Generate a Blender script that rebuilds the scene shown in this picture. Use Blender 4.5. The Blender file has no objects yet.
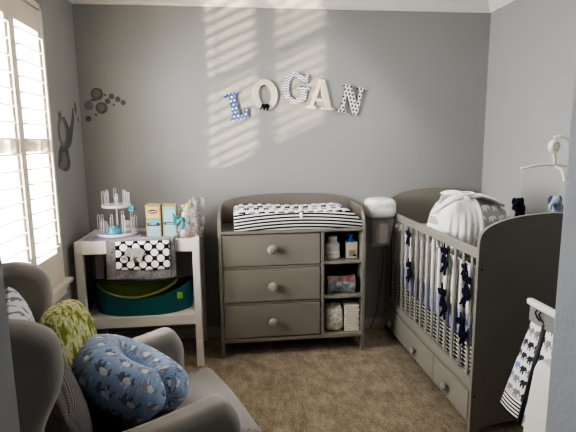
import bpy, bmesh, math, random
from math import sin, cos, pi, radians as R, sqrt, atan2
from mathutils import Matrix, Vector
random.seed(7)
scn = bpy.context.scene
COL = scn.collection
W = {}                                    # world matrices of the objects made here

# ------------------------------------------------------------------ colour / node helpers
def lin(c):
    c = c / 255.0
    return c / 12.92 if c <= 0.04045 else ((c + 0.055) / 1.055) ** 2.4
def rgb(r, g, b): return (lin(r), lin(g), lin(b), 1.0)

class NT:
    def __init__(s, tree): s.t = tree
    def n(s, typ, **kw):
        nd = s.t.nodes.new(typ)
        for k, v in kw.items(): setattr(nd, k, v)
        return nd
    def put(s, sock, v):
        if v is None: return
        if isinstance(v, bpy.types.NodeSocket): s.t.links.new(v, sock)
        else: sock.default_value = v
    def m(s, op, a, b=None, c=None, clamp=False):
        nd = s.n('ShaderNodeMath', operation=op); nd.use_clamp = clamp
        s.put(nd.inputs[0], a); s.put(nd.inputs[1], b); s.put(nd.inputs[2], c)
        return nd.outputs[0]
    def mix(s, f, a, b):
        nd = s.n('ShaderNodeMix', data_type='RGBA')
        s.put(nd.inputs[0], f); s.put(nd.inputs[6], a); s.put(nd.inputs[7], b)
        return nd.outputs[2]
    def sep(s, v):
        nd = s.n('ShaderNodeSeparateXYZ'); s.put(nd.inputs[0], v); return nd.outputs
    def comb(s, x=0.0, y=0.0, z=0.0):
        nd = s.n('ShaderNodeCombineXYZ')
        for i, v in enumerate((x, y, z)): s.put(nd.inputs[i], v)
        return nd.outputs[0]
    def noise(s, vec, scale, detail=3.0, rough=0.5):
        nd = s.n('ShaderNodeTexNoise'); s.put(nd.inputs['Vector'], vec)
        nd.inputs['Scale'].default_value = scale; nd.inputs['Detail'].default_value = detail
        nd.inputs['Roughness'].default_value = rough
        return nd.outputs[0]
    def coord(s, kind='Object'): return s.n('ShaderNodeTexCoord').outputs[kind]
    def ramp(s, f, stops):
        nd = s.n('ShaderNodeValToRGB'); s.put(nd.inputs[0], f)
        el = nd.color_ramp.elements
        while len(el) < len(stops): el.new(0.5)
        for e, (p, c) in zip(el, stops): e.position = p; e.color = c
        return nd.outputs[0]
    def bump(s, h, strength=0.3, dist=0.01):
        nd = s.n('ShaderNodeBump'); s.put(nd.inputs['Height'], h)
        nd.inputs['Strength'].default_value = strength; nd.inputs['Distance'].default_value = dist
        return nd.outputs[0]

def newmat(name, color=None, rough=0.6, metal=0.0, spec=0.4, alpha=None, trans=0.0, sheen=0.0, emit=None):
    m = bpy.data.materials.new(name); m.use_nodes = True
    t = m.node_tree; b = t.nodes['Principled BSDF']
    if color: b.inputs['Base Color'].default_value = color
    b.inputs['Roughness'].default_value = rough; b.inputs['Metallic'].default_value = metal
    b.inputs['Specular IOR Level'].default_value = spec
    if alpha is not None: b.inputs['Alpha'].default_value = alpha
    if trans: b.inputs['Transmission Weight'].default_value = trans
    if sheen: b.inputs['Sheen Weight'].default_value = sheen
    return m, NT(t), b

def varied(name, c, amt=0.08, scale=6.0, rough=0.6, bscale=None, bstr=0.2, bdist=0.004, spec=0.4, sheen=0.0, stretch=None):
    """plain colour with gentle mottling and an optional fine bump"""
    m, n, b = newmat(name, None, rough, spec=spec, sheen=sheen)
    co = n.coord('Object')
    if stretch:
        mp = n.n('ShaderNodeMapping'); n.put(mp.inputs[0], co); mp.inputs['Scale'].default_value = stretch; co = mp.outputs[0]
    f = n.noise(co, scale, 4.0)
    d = tuple(x * (1 - amt) for x in c[:3]) + (1,)
    l = tuple(min(1, x * (1 + amt)) for x in c[:3]) + (1,)
    n.put(b.inputs['Base Color'], n.ramp(f, [(0.3, d), (0.7, l)]))
    if bscale: n.put(b.inputs['Normal'], n.bump(n.noise(co, bscale, 3.0), bstr, bdist))
    return m

# ------------------------------------------------------------------ mesh helpers
class MB:
    def __init__(s): s.v = []; s.f = []; s.uv = []; s.mi = []
    def box(s, x0, x1, y0, y1, z0, z1):
        i = len(s.v)
        s.v += [Vector(p) for p in ((x0,y0,z0),(x1,y0,z0),(x1,y1,z0),(x0,y1,z0),(x0,y0,z1),(x1,y0,z1),(x1,y1,z1),(x0,y1,z1))]
        for q in ((0,3,2,1),(4,5,6,7),(0,1,5,4),(1,2,6,5),(2,3,7,6),(3,0,4,7)):
            s.f.append([i + k for k in q]); s.uv.append(None); s.mi.append(0)
        return s
    def grid(s, fn, nu, nv, cu=False, cv=False, mi=0):
        i = len(s.v); U = nu if cu else nu + 1; V = nv if cv else nv + 1
        for a in range(U):
            for b in range(V): s.v.append(Vector(fn(a / nu, b / nv)))
        for a in range(nu):
            for b in range(nv):
                q = [(a, b), (a + 1, b), (a + 1, b + 1), (a, b + 1)]
                s.f.append([i + (x % U) * V + (y % V) for x, y in q])
                s.uv.append([(x / nu, y / nv) for x, y in q]); s.mi.append(mi)
        return s
    def tube(s, pts, rad, n=10, flat=None, cap=True):
        P = [Vector(p) for p in pts]; k = len(P)
        r = rad if isinstance(rad, (list, tuple)) else [rad] * k
        T = [(P[min(j + 1, k - 1)] - P[max(j - 1, 0)]).normalized() for j in range(k)]
        up = Vector((0, 0, 1)) if abs(T[0].z) < 0.9 else Vector((1, 0, 0))
        nrm = (up - T[0] * up.dot(T[0])).normalized(); i = len(s.v)
        for j in range(k):
            nrm = (nrm - T[j] * nrm.dot(T[j])).normalized(); bi = T[j].cross(nrm)
            for a in range(n):
                an = 2 * pi * a / n
                s.v.append(P[j] + (nrm * cos(an) * (flat or 1.0) + bi * sin(an)) * r[j])
        for j in range(k - 1):
            for a in range(n):
                q = [(j, a), (j, a + 1), (j + 1, a + 1), (j + 1, a)]
                s.f.append([i + x * n + y % n for x, y in q])
                s.uv.append([(x / (k - 1), y / n) for x, y in q]); s.mi.append(0)
        if cap:
            s.f.append([i + a for a in range(n)][::-1]); s.uv.append(None); s.mi.append(0)
            s.f.append([i + (k - 1) * n + a for a in range(n)]); s.uv.append(None); s.mi.append(0)
        return s
    def lathe(s, prof, c=(0, 0, 0), n=24, sx=1.0, sy=1.0, axis='z'):
        def fn(u, v):
            j = u * (len(prof) - 1); k = min(int(round(j)), len(prof) - 1); r, h = prof[k]; a = -2 * pi * v
            x, y = r * cos(a) * sx, r * sin(a) * sy
            if axis == 'z': return (c[0] + x, c[1] + y, c[2] + h)
            if axis == 'y': return (c[0] + x, c[1] + h, c[2] + y)
            return (c[0] + h, c[1] + x, c[2] + y)
        return s.grid(fn, len(prof) - 1, n, cv=True)
    def ball(s, c, r, n=12, sx=1, sy=1, sz=1):
        pr = [(max(1e-5, sin(pi * k / n)) * r, -cos(pi * k / n) * r * sz) for k in range(n + 1)]
        return s.lathe(pr, c, n * 2, sx, sy)
    def mesh(s, me, M=None, mi=0):
        i = len(s.v)
        for v in me.vertices: s.v.append((M @ v.co) if M else v.co.copy())
        for p in me.polygons: s.f.append([i + k for k in p.vertices]); s.uv.append(None); s.mi.append(mi)
        return s
    def xf(s, M): s.v = [M @ v for v in s.v]; return s
    def build(s, name, mat, parent=None, local=False, smooth=False, bevel=0.0, seg=2, sub=0, solid=0.0, loc=None, angle=35):
        M = Matrix()
        if parent is not None: M = W[parent]
        elif loc is not None: M = Matrix.Translation(loc)
        else:
            xs = [v.x for v in s.v]; ys = [v.y for v in s.v]; zs = [v.z for v in s.v]
            M = Matrix.Translation(((min(xs) + max(xs)) / 2, (min(ys) + max(ys)) / 2, min(zs)))
        I = M.inverted()
        co = [v if local else I @ v for v in s.v]
        me = bpy.data.meshes.new(name)
        me.from_pydata([tuple(v) for v in co], [], s.f)
        ul = me.uv_layers.new(name='UVMap')
        li = 0
        for k, f in enumerate(s.f):
            for c in range(len(f)):
                if s.uv[k]: ul.data[li].uv = s.uv[k][c]
                li += 1
        for k, p in enumerate(me.polygons):
            p.use_smooth = bool(smooth); p.material_index = s.mi[k]
        for mm in (mat if isinstance(mat, (list, tuple)) else [mat]): me.materials.append(mm)
        bm = bmesh.new(); bm.from_mesh(me); bmesh.ops.recalc_face_normals(bm, faces=bm.faces); bm.to_mesh(me); bm.free()
        o = bpy.data.objects.new(name, me); COL.objects.link(o)
        if parent is not None: o.parent = parent; W[o] = M.copy()
        else: o.matrix_world = M; W[o] = M
        if bevel:
            b = o.modifiers.new('bevel', 'BEVEL'); b.width = bevel; b.segments = seg; b.limit_method = 'ANGLE'; b.angle_limit = R(angle)
            for p in me.polygons: p.use_smooth = True
            wn = o.modifiers.new('wn', 'WEIGHTED_NORMAL'); wn.keep_sharp = True
        if solid:
            q = o.modifiers.new('solid', 'SOLIDIFY'); q.thickness = solid; q.offset = 0
        if sub:
            q = o.modifiers.new('sub', 'SUBSURF'); q.levels = sub; q.render_levels = sub
        return o

def curve_mesh(splines, half, bev=0.0, res=3):
    """filled 2-D outline (holes allowed) in local xy, extruded +-half along z"""
    cu = bpy.data.curves.new('tmp', 'CURVE'); cu.dimensions = '2D'; cu.fill_mode = 'BOTH'
    for pts in splines:
        sp = cu.splines.new('POLY'); sp.points.add(len(pts) - 1)
        for p, q in zip(sp.points, pts): p.co = (q[0], q[1], 0, 1)
        sp.use_cyclic_u = True
    cu.extrude = max(half - bev, 0.0001); cu.bevel_depth = bev; cu.bevel_resolution = res
    if bev: cu.offset = -bev
    o = bpy.data.objects.new('tmp', cu); COL.objects.link(o)
    bpy.context.view_layer.update()
    me = bpy.data.meshes.new_from_object(o.evaluated_get(bpy.context.evaluated_depsgraph_get()))
    bpy.data.objects.remove(o); bpy.data.curves.remove(cu)
    return me
# outline (a, b) stands in world x-z at y0 (XZ) or world y-z at x0 (YZ), or x-y at z0
def XZ(y0): return Matrix(((1,0,0,0),(0,0,-1,y0),(0,1,0,0),(0,0,0,1)))
def YZ(x0): return Matrix(((0,0,1,x0),(1,0,0,0),(0,1,0,0),(0,0,0,1)))
def XY(z0): return Matrix.Translation((0, 0, z0))

def root(name, loc, rz=0.0):
    o = bpy.data.objects.new(name, None); COL.objects.link(o); o.empty_display_size = 0.05
    M = Matrix.Translation(loc) @ Matrix.Rotation(rz, 4, 'Z'); o.matrix_world = M; W[o] = M
    return o
def tag(o, label, cat, group=None, kind=None):
    if label: o['label'] = label
    if cat: o['category'] = cat
    if group: o['group'] = group
    if kind: o['kind'] = kind
    return o
def struct(o): o['kind'] = 'structure'; return o
def arc(cx, cy, rx, ry, a0, a1, n):
    return [(cx + rx * cos(R(a0 + (a1 - a0) * k / n)), cy + ry * sin(R(a0 + (a1 - a0) * k / n))) for k in range(n + 1)]

# ------------------------------------------------------------------ pattern groups
def ellipses_mask(n, u, v, ells):
    out = None
    for cx, cy, rx, ry in ells:
        a = n.m('DIVIDE', n.m('SUBTRACT', u, cx), rx); b = n.m('DIVIDE', n.m('SUBTRACT', v, cy), ry)
        d = n.m('ADD', n.m('MULTIPLY', a, a), n.m('MULTIPLY', b, b))
        out = d if out is None else n.m('MINIMUM', out, d)
    return n.m('LESS_THAN', out, 1.0)
ELE = [(.44,.54,.24,.19),(.70,.62,.14,.14),(.86,.48,.05,.15),(.30,.32,.075,.15),(.56,.32,.075,.15),(.18,.50,.06,.05)]
def tile(n, co, su, sv, swap=False):
    x, y, z = n.sep(co)
    if swap: x, y = y, x
    v = n.m('MULTIPLY', y, sv); row = n.m('FLOOR', v)
    u = n.m('ADD', n.m('MULTIPLY', x, su), n.m('MULTIPLY', n.m('MODULO', row, 2.0), 0.5))
    cell = n.comb(n.m('FLOOR', u), row, 0.0)
    wn = n.n('ShaderNodeTexWhiteNoise', noise_dimensions='3D'); n.put(wn.inputs['Vector'], cell)
    return n.m('FRACT', u), n.m('FRACT', v), wn.outputs[0]
def elephants(name, bg, cols, su, sv, kind='UV', swap=False, axes=None, rough=0.85, big=1.0, wob=0.0, bscale=None):
    m, n, b = newmat(name, None, rough, spec=0.15, sheen=0.2)
    co = n.coord(kind)
    if axes:
        s = n.sep(co); co = n.comb(s[axes[0]], s[axes[1]], 0.0)
    if wob:
        nz = n.n('ShaderNodeTexNoise'); n.put(nz.inputs['Vector'], co); nz.inputs['Scale'].default_value = 5
        va = n.n('ShaderNodeVectorMath', operation='SCALE'); n.put(va.inputs[0], nz.outputs[1]); va.inputs['Scale'].default_value = wob
        vb = n.n('ShaderNodeVectorMath', operation='ADD'); n.put(vb.inputs[0], co); n.put(vb.inputs[1], va.outputs[0]); co = vb.outputs[0]
    u, v, rnd = tile(n, co, su, sv, swap)
    el = [(0.5 + (a - .5) * big, 0.5 + (c - .5) * big, d * big, e * big) for a, c, d, e in ELE]
    mask = ellipses_mask(n, u, v, el)
    if len(cols) == 1: cc = cols[0]
    else:
        nd = n.n('ShaderNodeValToRGB'); nd.color_ramp.interpolation = 'CONSTANT'; n.put(nd.inputs[0], rnd)
        e = nd.color_ramp.elements
        while len(e) < len(cols): e.new(0.5)
        for k, c in enumerate(cols): e[k].position = k / len(cols); e[k].color = c
        cc = nd.outputs[0]
    n.put(b.inputs['Base Color'], n.mix(mask, bg, cc))
    if bscale: n.put(b.inputs['Normal'], n.bump(n.noise(n.coord('Object'), bscale, 3.0), 0.6, 0.01))
    return m
def dots(name, bg, fg, su, sv, rr=0.4, kind='UV', axes=None, rough=0.8):
    m, n, b = newmat(name, None, rough, spec=0.2)
    co = n.coord(kind)
    if axes: s = n.sep(co); co = n.comb(s[axes[0]], s[axes[1]], 0.0)
    u, v, r_ = tile(n, co, su, sv)
    n.put(b.inputs['Base Color'], n.mix(ellipses_mask(n, u, v, [(.5, .5, rr, rr * sv / su)]), bg, fg))
    return m
def stripes(name, c1, c2, axis, period, kind='Object', duty=0.5, rough=0.85, wob=0.0):
    m, n, b = newmat(name, None, rough, spec=0.15)
    co = n.coord(kind); s = n.sep(co)[axis]
    if wob: s = n.m('ADD', s, n.m('MULTIPLY', n.noise(co, 6.0), wob))
    f = n.m('LESS_THAN', n.m('FRACT', n.m('ADD', n.m('DIVIDE', s, period), 50.0)), duty)
    n.put(b.inputs['Base Color'], n.mix(f, c1, c2))
    return m

# ------------------------------------------------------------------ materials
def wall_mat():
    m, n, b = newmat('wall paint', None, 0.55, spec=0.3)
    co = n.coord('Object')
    n.put(b.inputs['Base Color'], n.ramp(n.noise(co, 1.3, 5.0), [(0.3, rgb(147,148,147)), (0.7, rgb(154,154,152))]))
    n.put(b.inputs['Normal'], n.bump(n.noise(co, 90.0, 3.0), 0.12, 0.004))
    return m
M_wall = wall_mat()
M_jamb = varied('jamb paint', rgb(146,149,152), 0.03, 20, 0.6, 110, 0.35, 0.004)
def carpet_mat():
    m, n, b = newmat('carpet', None, 0.98, spec=0.05, sheen=0.3)
    co = n.coord('Object')
    f1 = n.noise(co, 150.0, 2.0); f2 = n.noise(co, 9.0, 5.0, 0.65)
    mp = n.n('ShaderNodeMapping'); n.put(mp.inputs[0], co); mp.inputs['Scale'].default_value = (1, 0.35, 1); mp.inputs['Rotation'].default_value = (0,0,0.5)
    f3 = n.noise(mp.outputs[0], 34.0, 4.0, 0.7)
    f = n.m('ADD', n.m('MULTIPLY', f1, 0.50), n.m('ADD', n.m('MULTIPLY', f2, 0.25), n.m('MULTIPLY', f3, 0.25)))
    n.put(b.inputs['Base Color'], n.ramp(f, [(0.40, rgb(84,70,52)), (0.5, rgb(134,118,92)), (0.60, rgb(182,165,136))]))
    n.put(b.inputs['Normal'], n.bump(f, 1.0, 0.03))
    return m
M_carpet = carpet_mat()
M_ceil = varied('ceiling paint', rgb(214,211,204), 0.02, 3, 0.8)
M_trim = varied('white trim paint', rgb(226,222,214), 0.03, 5, 0.4)
M_base = varied('baseboard paint', rgb(178,176,172), 0.03, 5, 0.45)
M_shut = varied('shutter paint', rgb(216,206,192), 0.03, 8, 0.4)
M_white = varied('white painted wood', rgb(214,211,206), 0.03, 6, 0.35)
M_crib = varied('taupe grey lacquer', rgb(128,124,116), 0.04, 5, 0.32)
M_cribsh = varied('taupe grey lacquer shaded', rgb(116,113,106), 0.04, 5, 0.35)  # darker copy of the crib lacquer, shade put into the colour
M_dres = varied('taupe dresser lacquer', rgb(120,115,107), 0.04, 5, 0.35)
M_dresin = varied('dresser inside', rgb(78,73,68), 0.05, 5, 0.5)
M_knob = varied('knob lacquer', rgb(138,133,125), .03, 8, .3)
M_chair = varied('taupe grey upholstery', rgb(146,142,138), 0.06, 8, 0.95, 420, 0.35, 0.003, spec=0.1, sheen=0.35)
M_chpip = varied('upholstery piping', rgb(158,154,149), 0.04, 8, 0.9)
M_wood = varied('dark wood', rgb(62,44,32), 0.2, 8, 0.4)
M_navy = varied('navy fabric', rgb(18,18,34), 0.1, 30, 0.9, spec=0.1)
M_metal, _, _b = newmat('brushed steel', rgb(170,170,170), 0.35, 0.9)
M_black = varied('black metal', rgb(26,25,26), 0.1, 10, 0.5)
M_plas = varied('white plastic', rgb(233,232,228), 0.01, 5, 0.3)
M_ivory = varied('ivory plastic', rgb(219,214,205), 0.02, 5, 0.35)

def glassy(name, col, alpha=0.25, rough=0.08):
    m, n, b = newmat(name, col, rough, spec=0.6)
    mix = n.n('ShaderNodeMixShader'); tr = n.n('ShaderNodeBsdfTransparent')
    out = [x for x in n.t.nodes if x.type == 'OUTPUT_MATERIAL'][0]
    mix.inputs[0].default_value = alpha
    n.t.links.new(tr.outputs[0], mix.inputs[1]); n.t.links.new(b.outputs[0], mix.inputs[2]); n.t.links.new(mix.outputs[0], out.inputs[0])
    return m
M_pane = glassy('window glass', (0.9, 0.95, 1, 1), 0.06, 0.02)
M_clear = glassy('clear plastic', rgb(205,205,210), 0.3, 0.15)
M_smoke = glassy('smoky plastic', rgb(176,172,168), 0.42, 0.2)

# ================================================================== SETTING
D, LX, RX, CZ, YW = 3.484, -1.069, 1.947, 2.53, 0.65
struct(MB().box(-1.6, 2.1, -1.4, D + .1, -0.1, 0.0).build('floor', M_carpet))
struct(MB().box(-1.6, 2.1, -1.4, D + .1, CZ, CZ + .1).build('ceiling', M_ceil))
struct(MB().box(LX - .12, RX + .12, D, D + .12, 0, CZ).build('wall_back', M_wall))
struct(MB().box(RX, RX + .12, YW, D, 0, CZ).build('wall_right', M_wall))
WY0, WY1, WZ0, WZ1 = 2.075, 2.86, 0.68, 2.235       # window opening
w = MB(); w.box(LX - .06, LX, YW - .12, WY0, 0, CZ); w.box(LX - .06, LX, WY1, D + .12, 0, CZ)
w.box(LX - .06, LX, WY0, WY1, 0, WZ0); w.box(LX - .06, LX, WY0, WY1, WZ1, CZ)
struct(w.build('wall_left', M_wall))
w = MB(); w.box(LX, -0.315, YW - .13, YW, 0, CZ); w.box(0.496, RX + .12, YW - .13, YW, 0, CZ); w.box(-0.315, 0.496, YW - .13, YW, 2.1, CZ)
struct(w.build('wall_front', M_jamb, bevel=0.004))
w = MB(); w.box(-1.6, 2.1, -1.5, -1.4, 0, CZ)
struct(w.build('wall_hall', M_wall))
struct(MB().box(-1.6, -1.5, -1.4, YW - .13, 0, CZ).build('wall_hall_left', M_wall))
struct(MB().box(-1.5, LX, YW - .13, YW - .01, 0, CZ).build('wall_hall_front', M_wall))
struct(MB().box(2.0, 2.1, -1.4, YW - .13, 0, CZ).build('wall_hall_right', M_wall))

# crown moulding (profile: drop from ceiling, out from wall)
prof = [(0,0),(0,.09),(.012,.09),(.016,.075),(.03,.066),(.055,.035),(.062,.022),(.078,.016),(.08,0)]
def crown(name, p0, p1, inward):
    p0, p1, inw = Vector(p0), Vector(p1), Vector(inward); mb = MB(); n = len(prof)
    for P, sgn in ((p0, 1), (p1, -1)):
        t = (p1 - p0).normalized()
        for o, d in prof: mb.v.append(P + inw * o + t * sgn * o + Vector((0, 0, CZ - d)))
    for k in range(n):
        mb.f.append([k, (k + 1) % n, n + (k + 1) % n, n + k]); mb.uv.append(None); mb.mi.append(0)
    struct(mb.build(name, M_trim))
crown('trim_1', (LX, D, 0), (RX, D, 0), (0, -1, 0))
crown('trim_2', (RX, D, 0), (RX, YW, 0), (-1, 0, 0))
crown('trim_3', (LX, YW, 0), (LX, D, 0), (1, 0, 0))
def baseb(name, x0, x1, y0, y1, dx, dy):
    mb = MB().box(x0, x1, y0, y1, 0, .068)
    mb.box(x0 + max(dx, 0) * 0, x1 - (0.005 if dx > 0 else 0), y0 + (0.005 if dy < 0 else 0), y1, .068, .084)
    struct(mb.build(name, M_base, bevel=.002))
baseb('baseboard_back', LX, RX, D - .014, D, 0, -1)
baseb('baseboard_left', LX, LX + .014, YW, D - .014, 1, 0)
baseb('baseboard_right', RX - .014, RX, YW, D - .014, -1, 0)

# window: casing, stool, apron, reveal, sashes, glass
win = struct(root('window_1', (LX, (WY0 + WY1) / 2, WZ0)))
c = MB(); cw = .03
c.box(LX, LX + .018, WY1 - .005, WY1 + .028, WZ0, WZ1 + .03); c.box(LX, LX + .018, WY0 - .028, WY0 + .005, WZ0, WZ1 + .03)
c.box(LX, LX + .018, WY0 - .028, WY1 + .028, WZ1, WZ1 + .03)
c.build('casing', M_shut, win, bevel=.003)
MB().box(LX - .10, LX + .055, WY0 - .05, WY1 + .065, WZ0 - .02, WZ0 + .004).build('window_sill', M_shut, win, bevel=.004)
c = MB().box(LX, LX + .02, WY0 - .03, WY1 + .04, WZ0 - .09, WZ0 - .02); c.box(LX, LX + .032, WY0 - .03, WY1 + .04, WZ0 - .05, WZ0 - .02)
c.build('apron', M_shut, win, bevel=.003)
c = MB()
for z0, z1 in ((WZ0, .76), (1.455, 1.53), (2.17, WZ1)): c.box(LX - .055, LX - .035, WY0, WY1, z0, z1)
for y0 in (WY0, WY1 - .018): c.box(LX - .055, LX - .035, y0, y0 + .018, WZ0, WZ1)
fr = c.build('sash', M_shut, win, bevel=.003)
MB().box(LX - .046, LX - .043, WY0 + .015, WY1 - .015, .75, 2.18).build('pane', M_pane, fr)

# plantation shutters, two hinged panels
def shutter(y0, y1, label):
    r = tag(root('window_shutter', (LX + .01, (y0 + y1) / 2, .69)), label, 'shutter')
    x0, x1 = LX - .014, LX + .016; st = .052
    for ya_ in (y0, y1 - st): MB().box(x0, x1, ya_, ya_ + st, .69, 2.225).build('stile', M_shut, r, bevel=.003)
    for z0_, z1_ in ((.69, .865), (2.105, 2.225)): MB().box(x0, x1, y0 + st, y1 - st, z0_, z1_).build('rail', M_shut, r, bevel=.003)
    nz = 16; sp = (2.105 - .865) / nz; a = R(3)
    for k in range(nz):
        zc = .865 + sp * (k + .5); m = MB()
        def fn(u, v, zc=zc):
            t = 2 * pi * v; cx = .036 * cos(t); cz = .0048 * sin(t) * (1.0)
            return (LX + .003 + cx * cos(a) - cz * sin(a), y0 + st + .002 + (y1 - y0 - 2 * st - .004) * u, zc + cx * sin(a) + cz * cos(a))
        m.grid(fn, 1, 14, cv=True); lv = m.build('louver', M_shut, r, smooth=True)
    m = MB()
    m.box(LX + .043, LX + .051, y1 - st - .035, y1 - st - .025, .93, 2.06)
    m.build('tilt_rod', M_shut, r)
    MB().ball((LX + .018, y0 + .012, 1.45), .007, 6).build('knob', M_shut, r, smooth=True)
    return r
shutter(2.4735, 2.858, 'cream louvered shutter panel nearer the room corner, elephant decal beside it')
shutter(2.077, 2.4715, 'cream louvered shutter panel farther from the corner, above the armchair wing')

# ================================================================== WALL LETTERS
M_cream = varied('cream letter', rgb(214,204,186), 0.03, 12, 0.5)
M_edge = varied('letter edge', rgb(70,68,74), 0.05, 10, 0.6)
M_Ldot = dots('blue with white dots', rgb(66,88,148), rgb(226,226,232), 36, 36, .25, 'Object', (0, 2))
M_Ndot = dots('white with navy dots', rgb(222,218,212), rgb(52,48,70), 38, 38, .30, 'Object', (0, 2))
def chevron():
    m, n, b = newmat('navy chevron', None, 0.6)
    x, y, z = n.sep(n.coord('Object'))
    tri = n.m('ABSOLUTE', n.m('SUBTRACT', n.m('FRACT', n.m('ADD', n.m('MULTIPLY', x, 32.0), 20.0)), 0.5))
    f = n.m('LESS_THAN', n.m('FRACT', n.m('ADD', n.m('MULTIPLY', n.m('SUBTRACT', z, n.m('MULTIPLY', tri, 0.02)), 56.0), 20.0)), 0.5)
    n.put(b.inputs['Base Color'], n.mix(f, rgb(228,226,224), rgb(78,84,130)))
    return m
M_Gchev = chevron()
def letter(kind, splines, H, pos, ang, mat, label, edge=None, centre=True):
    S = [[(p[0] * H, p[1] * H) for p in sp] for sp in splines]
    base = Matrix.Translation((pos[0], D, pos[1])) @ Matrix.Rotation(R(-ang), 4, 'Y')
    r = bpy.data.objects.new('wall_letter', None); COL.objects.link(r); r.matrix_world = base; W[r] = base; r.empty_display_size = .03
    tag(r, label, 'letter', 'wooden name letters on the wall')
    F = Matrix(((1,0,0,0),(0,0,-1,0),(0,1,0,0),(0,0,0,1)))
    MB().mesh(curve_mesh(S, .007), Matrix.Translation((0, -.009, 0)) @ F).build('body', edge or mat, r, local=True)
    MB().mesh(curve_mesh(S, .0015, .001, 1), Matrix.Translation((0, -.0175, 0)) @ F).build('front_face', mat, r, local=True)
    return r
Lp = [(0,0),(.66,0),(.72,.36),(.58,.36),(.50,.14),(.36,.14),(.36,.88),(.48,.9),(.48,1),(-.04,1),(-.04,.9),(.10,.88),(.10,.12),(0,.1)]
Lp = [(x - .3, y - .5) for x, y in Lp]
letter('L', [Lp], .195, (.02, 1.757), 12, M_Ldot, 'blue wooden letter L with white dots', M_edge)
Oo = arc(0, 0, .42, .5, 0, 360, 40)[:-1]; Oi = arc(0, 0, .2, .33, 0, 360, 32)[:-1]
ol = letter('O', [Oo, Oi], .222, (.232, 1.838), 6, M_cream, 'plain cream wooden letter O')
Gp = arc(0, .0, .42, .5, 42, 318, 30) + [(.30,-.46),(.40,-.30),(.40,-.06),(.50,-.04),(.50,.04),(.06,.04),(.06,-.04),(.18,-.06),(.18,-.26)] + arc(0, 0, .2, .35, 310, 52, 22) + [(.20,.26),(.30,.18),(.42,.16),(.44,.44),(.36,.44)]
letter('G', [Gp], .222, (.452, 1.886), -3, M_Gchev, 'wooden letter G with navy and white zigzag stripes', M_edge)
Ap = [(-.46,0),(-.12,0),(-.12,.07),(-.22,.1),(-.17,.26),(.13,.26),(.18,.1),(.08,.07),(.08,0),(.50,0),(.50,.07),(.41,.1),(.11,1),(-.10,1),(-.12,.9),(-.34,.1),(-.46,.07)]
Ai = [(-.13,.36),(.09,.36),(-.02,.76)]
letter('A', [[(x, y - .5) for x, y in Ap], [(x, y - .5) for x, y in Ai]], .215, (.643, 1.842), -5, M_cream, 'plain cream wooden letter A')
Np = [(-.44,0),(-.12,0),(-.12,.08),(-.21,.1),(-.21,.64),(.15,0),(.33,0),(.33,.9),(.43,.92),(.43,1),(.11,1),(.11,.92),(.21,.9),(.21,.42),(-.12,1),(-.44,1),(-.44,.92),(-.34,.9),(-.34,.1),(-.44,.08)]
letter('N', [[(x, y - .5) for x, y in Np]], .205, (.878, 1.80), -12, M_Ndot, 'white wooden letter N with navy dots', M_edge)

# little navy elephant on the letter O
def ele_outline(s, flip=1):
    p = [(-.5,.05),(-.44,.26),(-.25,.38),(.05,.38),(.2,.32),(.3,.42),(.46,.38),(.56,.22),(.6,0),(.66,-.16),(.76,-.1),(.8,-.16),(.7,-.3),(.56,-.26),(.48,-.06),(.38,-.02),(.32,-.08),(.32,-.42),(.14,-.42),(.12,-.16),(-.1,-.16),(-.12,-.42),(-.32,-.42),(-.36,-.14),(-.44,-.04)]
    return [(x * s * flip, y * s) for x, y in p]
e = MB().mesh(curve_mesh([ele_outline(.058, -1)], .004), Matrix.Translation((.238, D - .0235, 1.752)) @ Matrix(((1,0,0,0),(0,0,-1,0),(0,1,0,0),(0,0,0,1))))
tag(e.build('elephant_cutout', M_navy), 'tiny navy elephant cutout on the foot of the letter O', 'decoration')

# ================================================================== WALL DECALS
M_dec = varied('dark grey vinyl', rgb(88,88,88), 0.28, 60, 0.7)
M_dec2 = varied('mid grey vinyl', rgb(112,112,112), 0.15, 60, 0.7)
M_dec3 = varied('light grey vinyl', rgb(142,142,142), 0.1, 60, 0.7)
dr = tag(root('wall_decal', (LX, 3.12, 1.33)), 'dark grey elephant decal with raised trunk on window wall', 'wall decal')
def decL(name, sp, mat, lay, parent): MB().mesh(curve_mesh(sp, .0008), YZ(LX + .0004 + .0016 * lay)).build(name, mat, parent)
body = [(3.01,1.455),(3.0,1.42),(2.985,1.385),(2.985,1.36),(3.02,1.345),(3.07,1.33),(3.13,1.325),(3.185,1.345),(3.2,1.38),(3.185,1.43),(3.18,1.475),(3.12,1.50),(3.05,1.49)]
ear = arc(3.095, 1.575, .075, .095, 0, 360, 28)[:-1]
earin = arc(3.095, 1.575, .045, .068, 0, 360, 24)[:-1]
head = [(3.06,1.51),(3.05,1.60),(3.08,1.66),(3.15,1.67),(3.205,1.63),(3.235,1.60),(3.265,1.625),(3.30,1.68),(3.32,1.735),(3.345,1.735),(3.335,1.66),(3.295,1.58),(3.26,1.515),(3.21,1.475),(3.14,1.47)]
decL('body', [body], M_dec, 0, dr); decL('head', [head], M_dec, 0, dr); decL('ear', [ear], M_dec2, 1, dr); decL('inner_ear', [earin], M_dec3, 2, dr)
decL('leg', [arc(3.09, 1.40, .045, .05, 0, 360, 20)[:-1]], M_dec2, 1, dr); decL('leg', [arc(3.04, 1.365, .035, .025, 0, 360, 20)[:-1]], M_dec2, 1, dr)
decL('hair_tuft', [[(3.06,1.655),(3.045,1.70),(3.075,1.68),(3.09,1.71),(3.10,1.67)]], M_dec, 1, dr)
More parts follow.
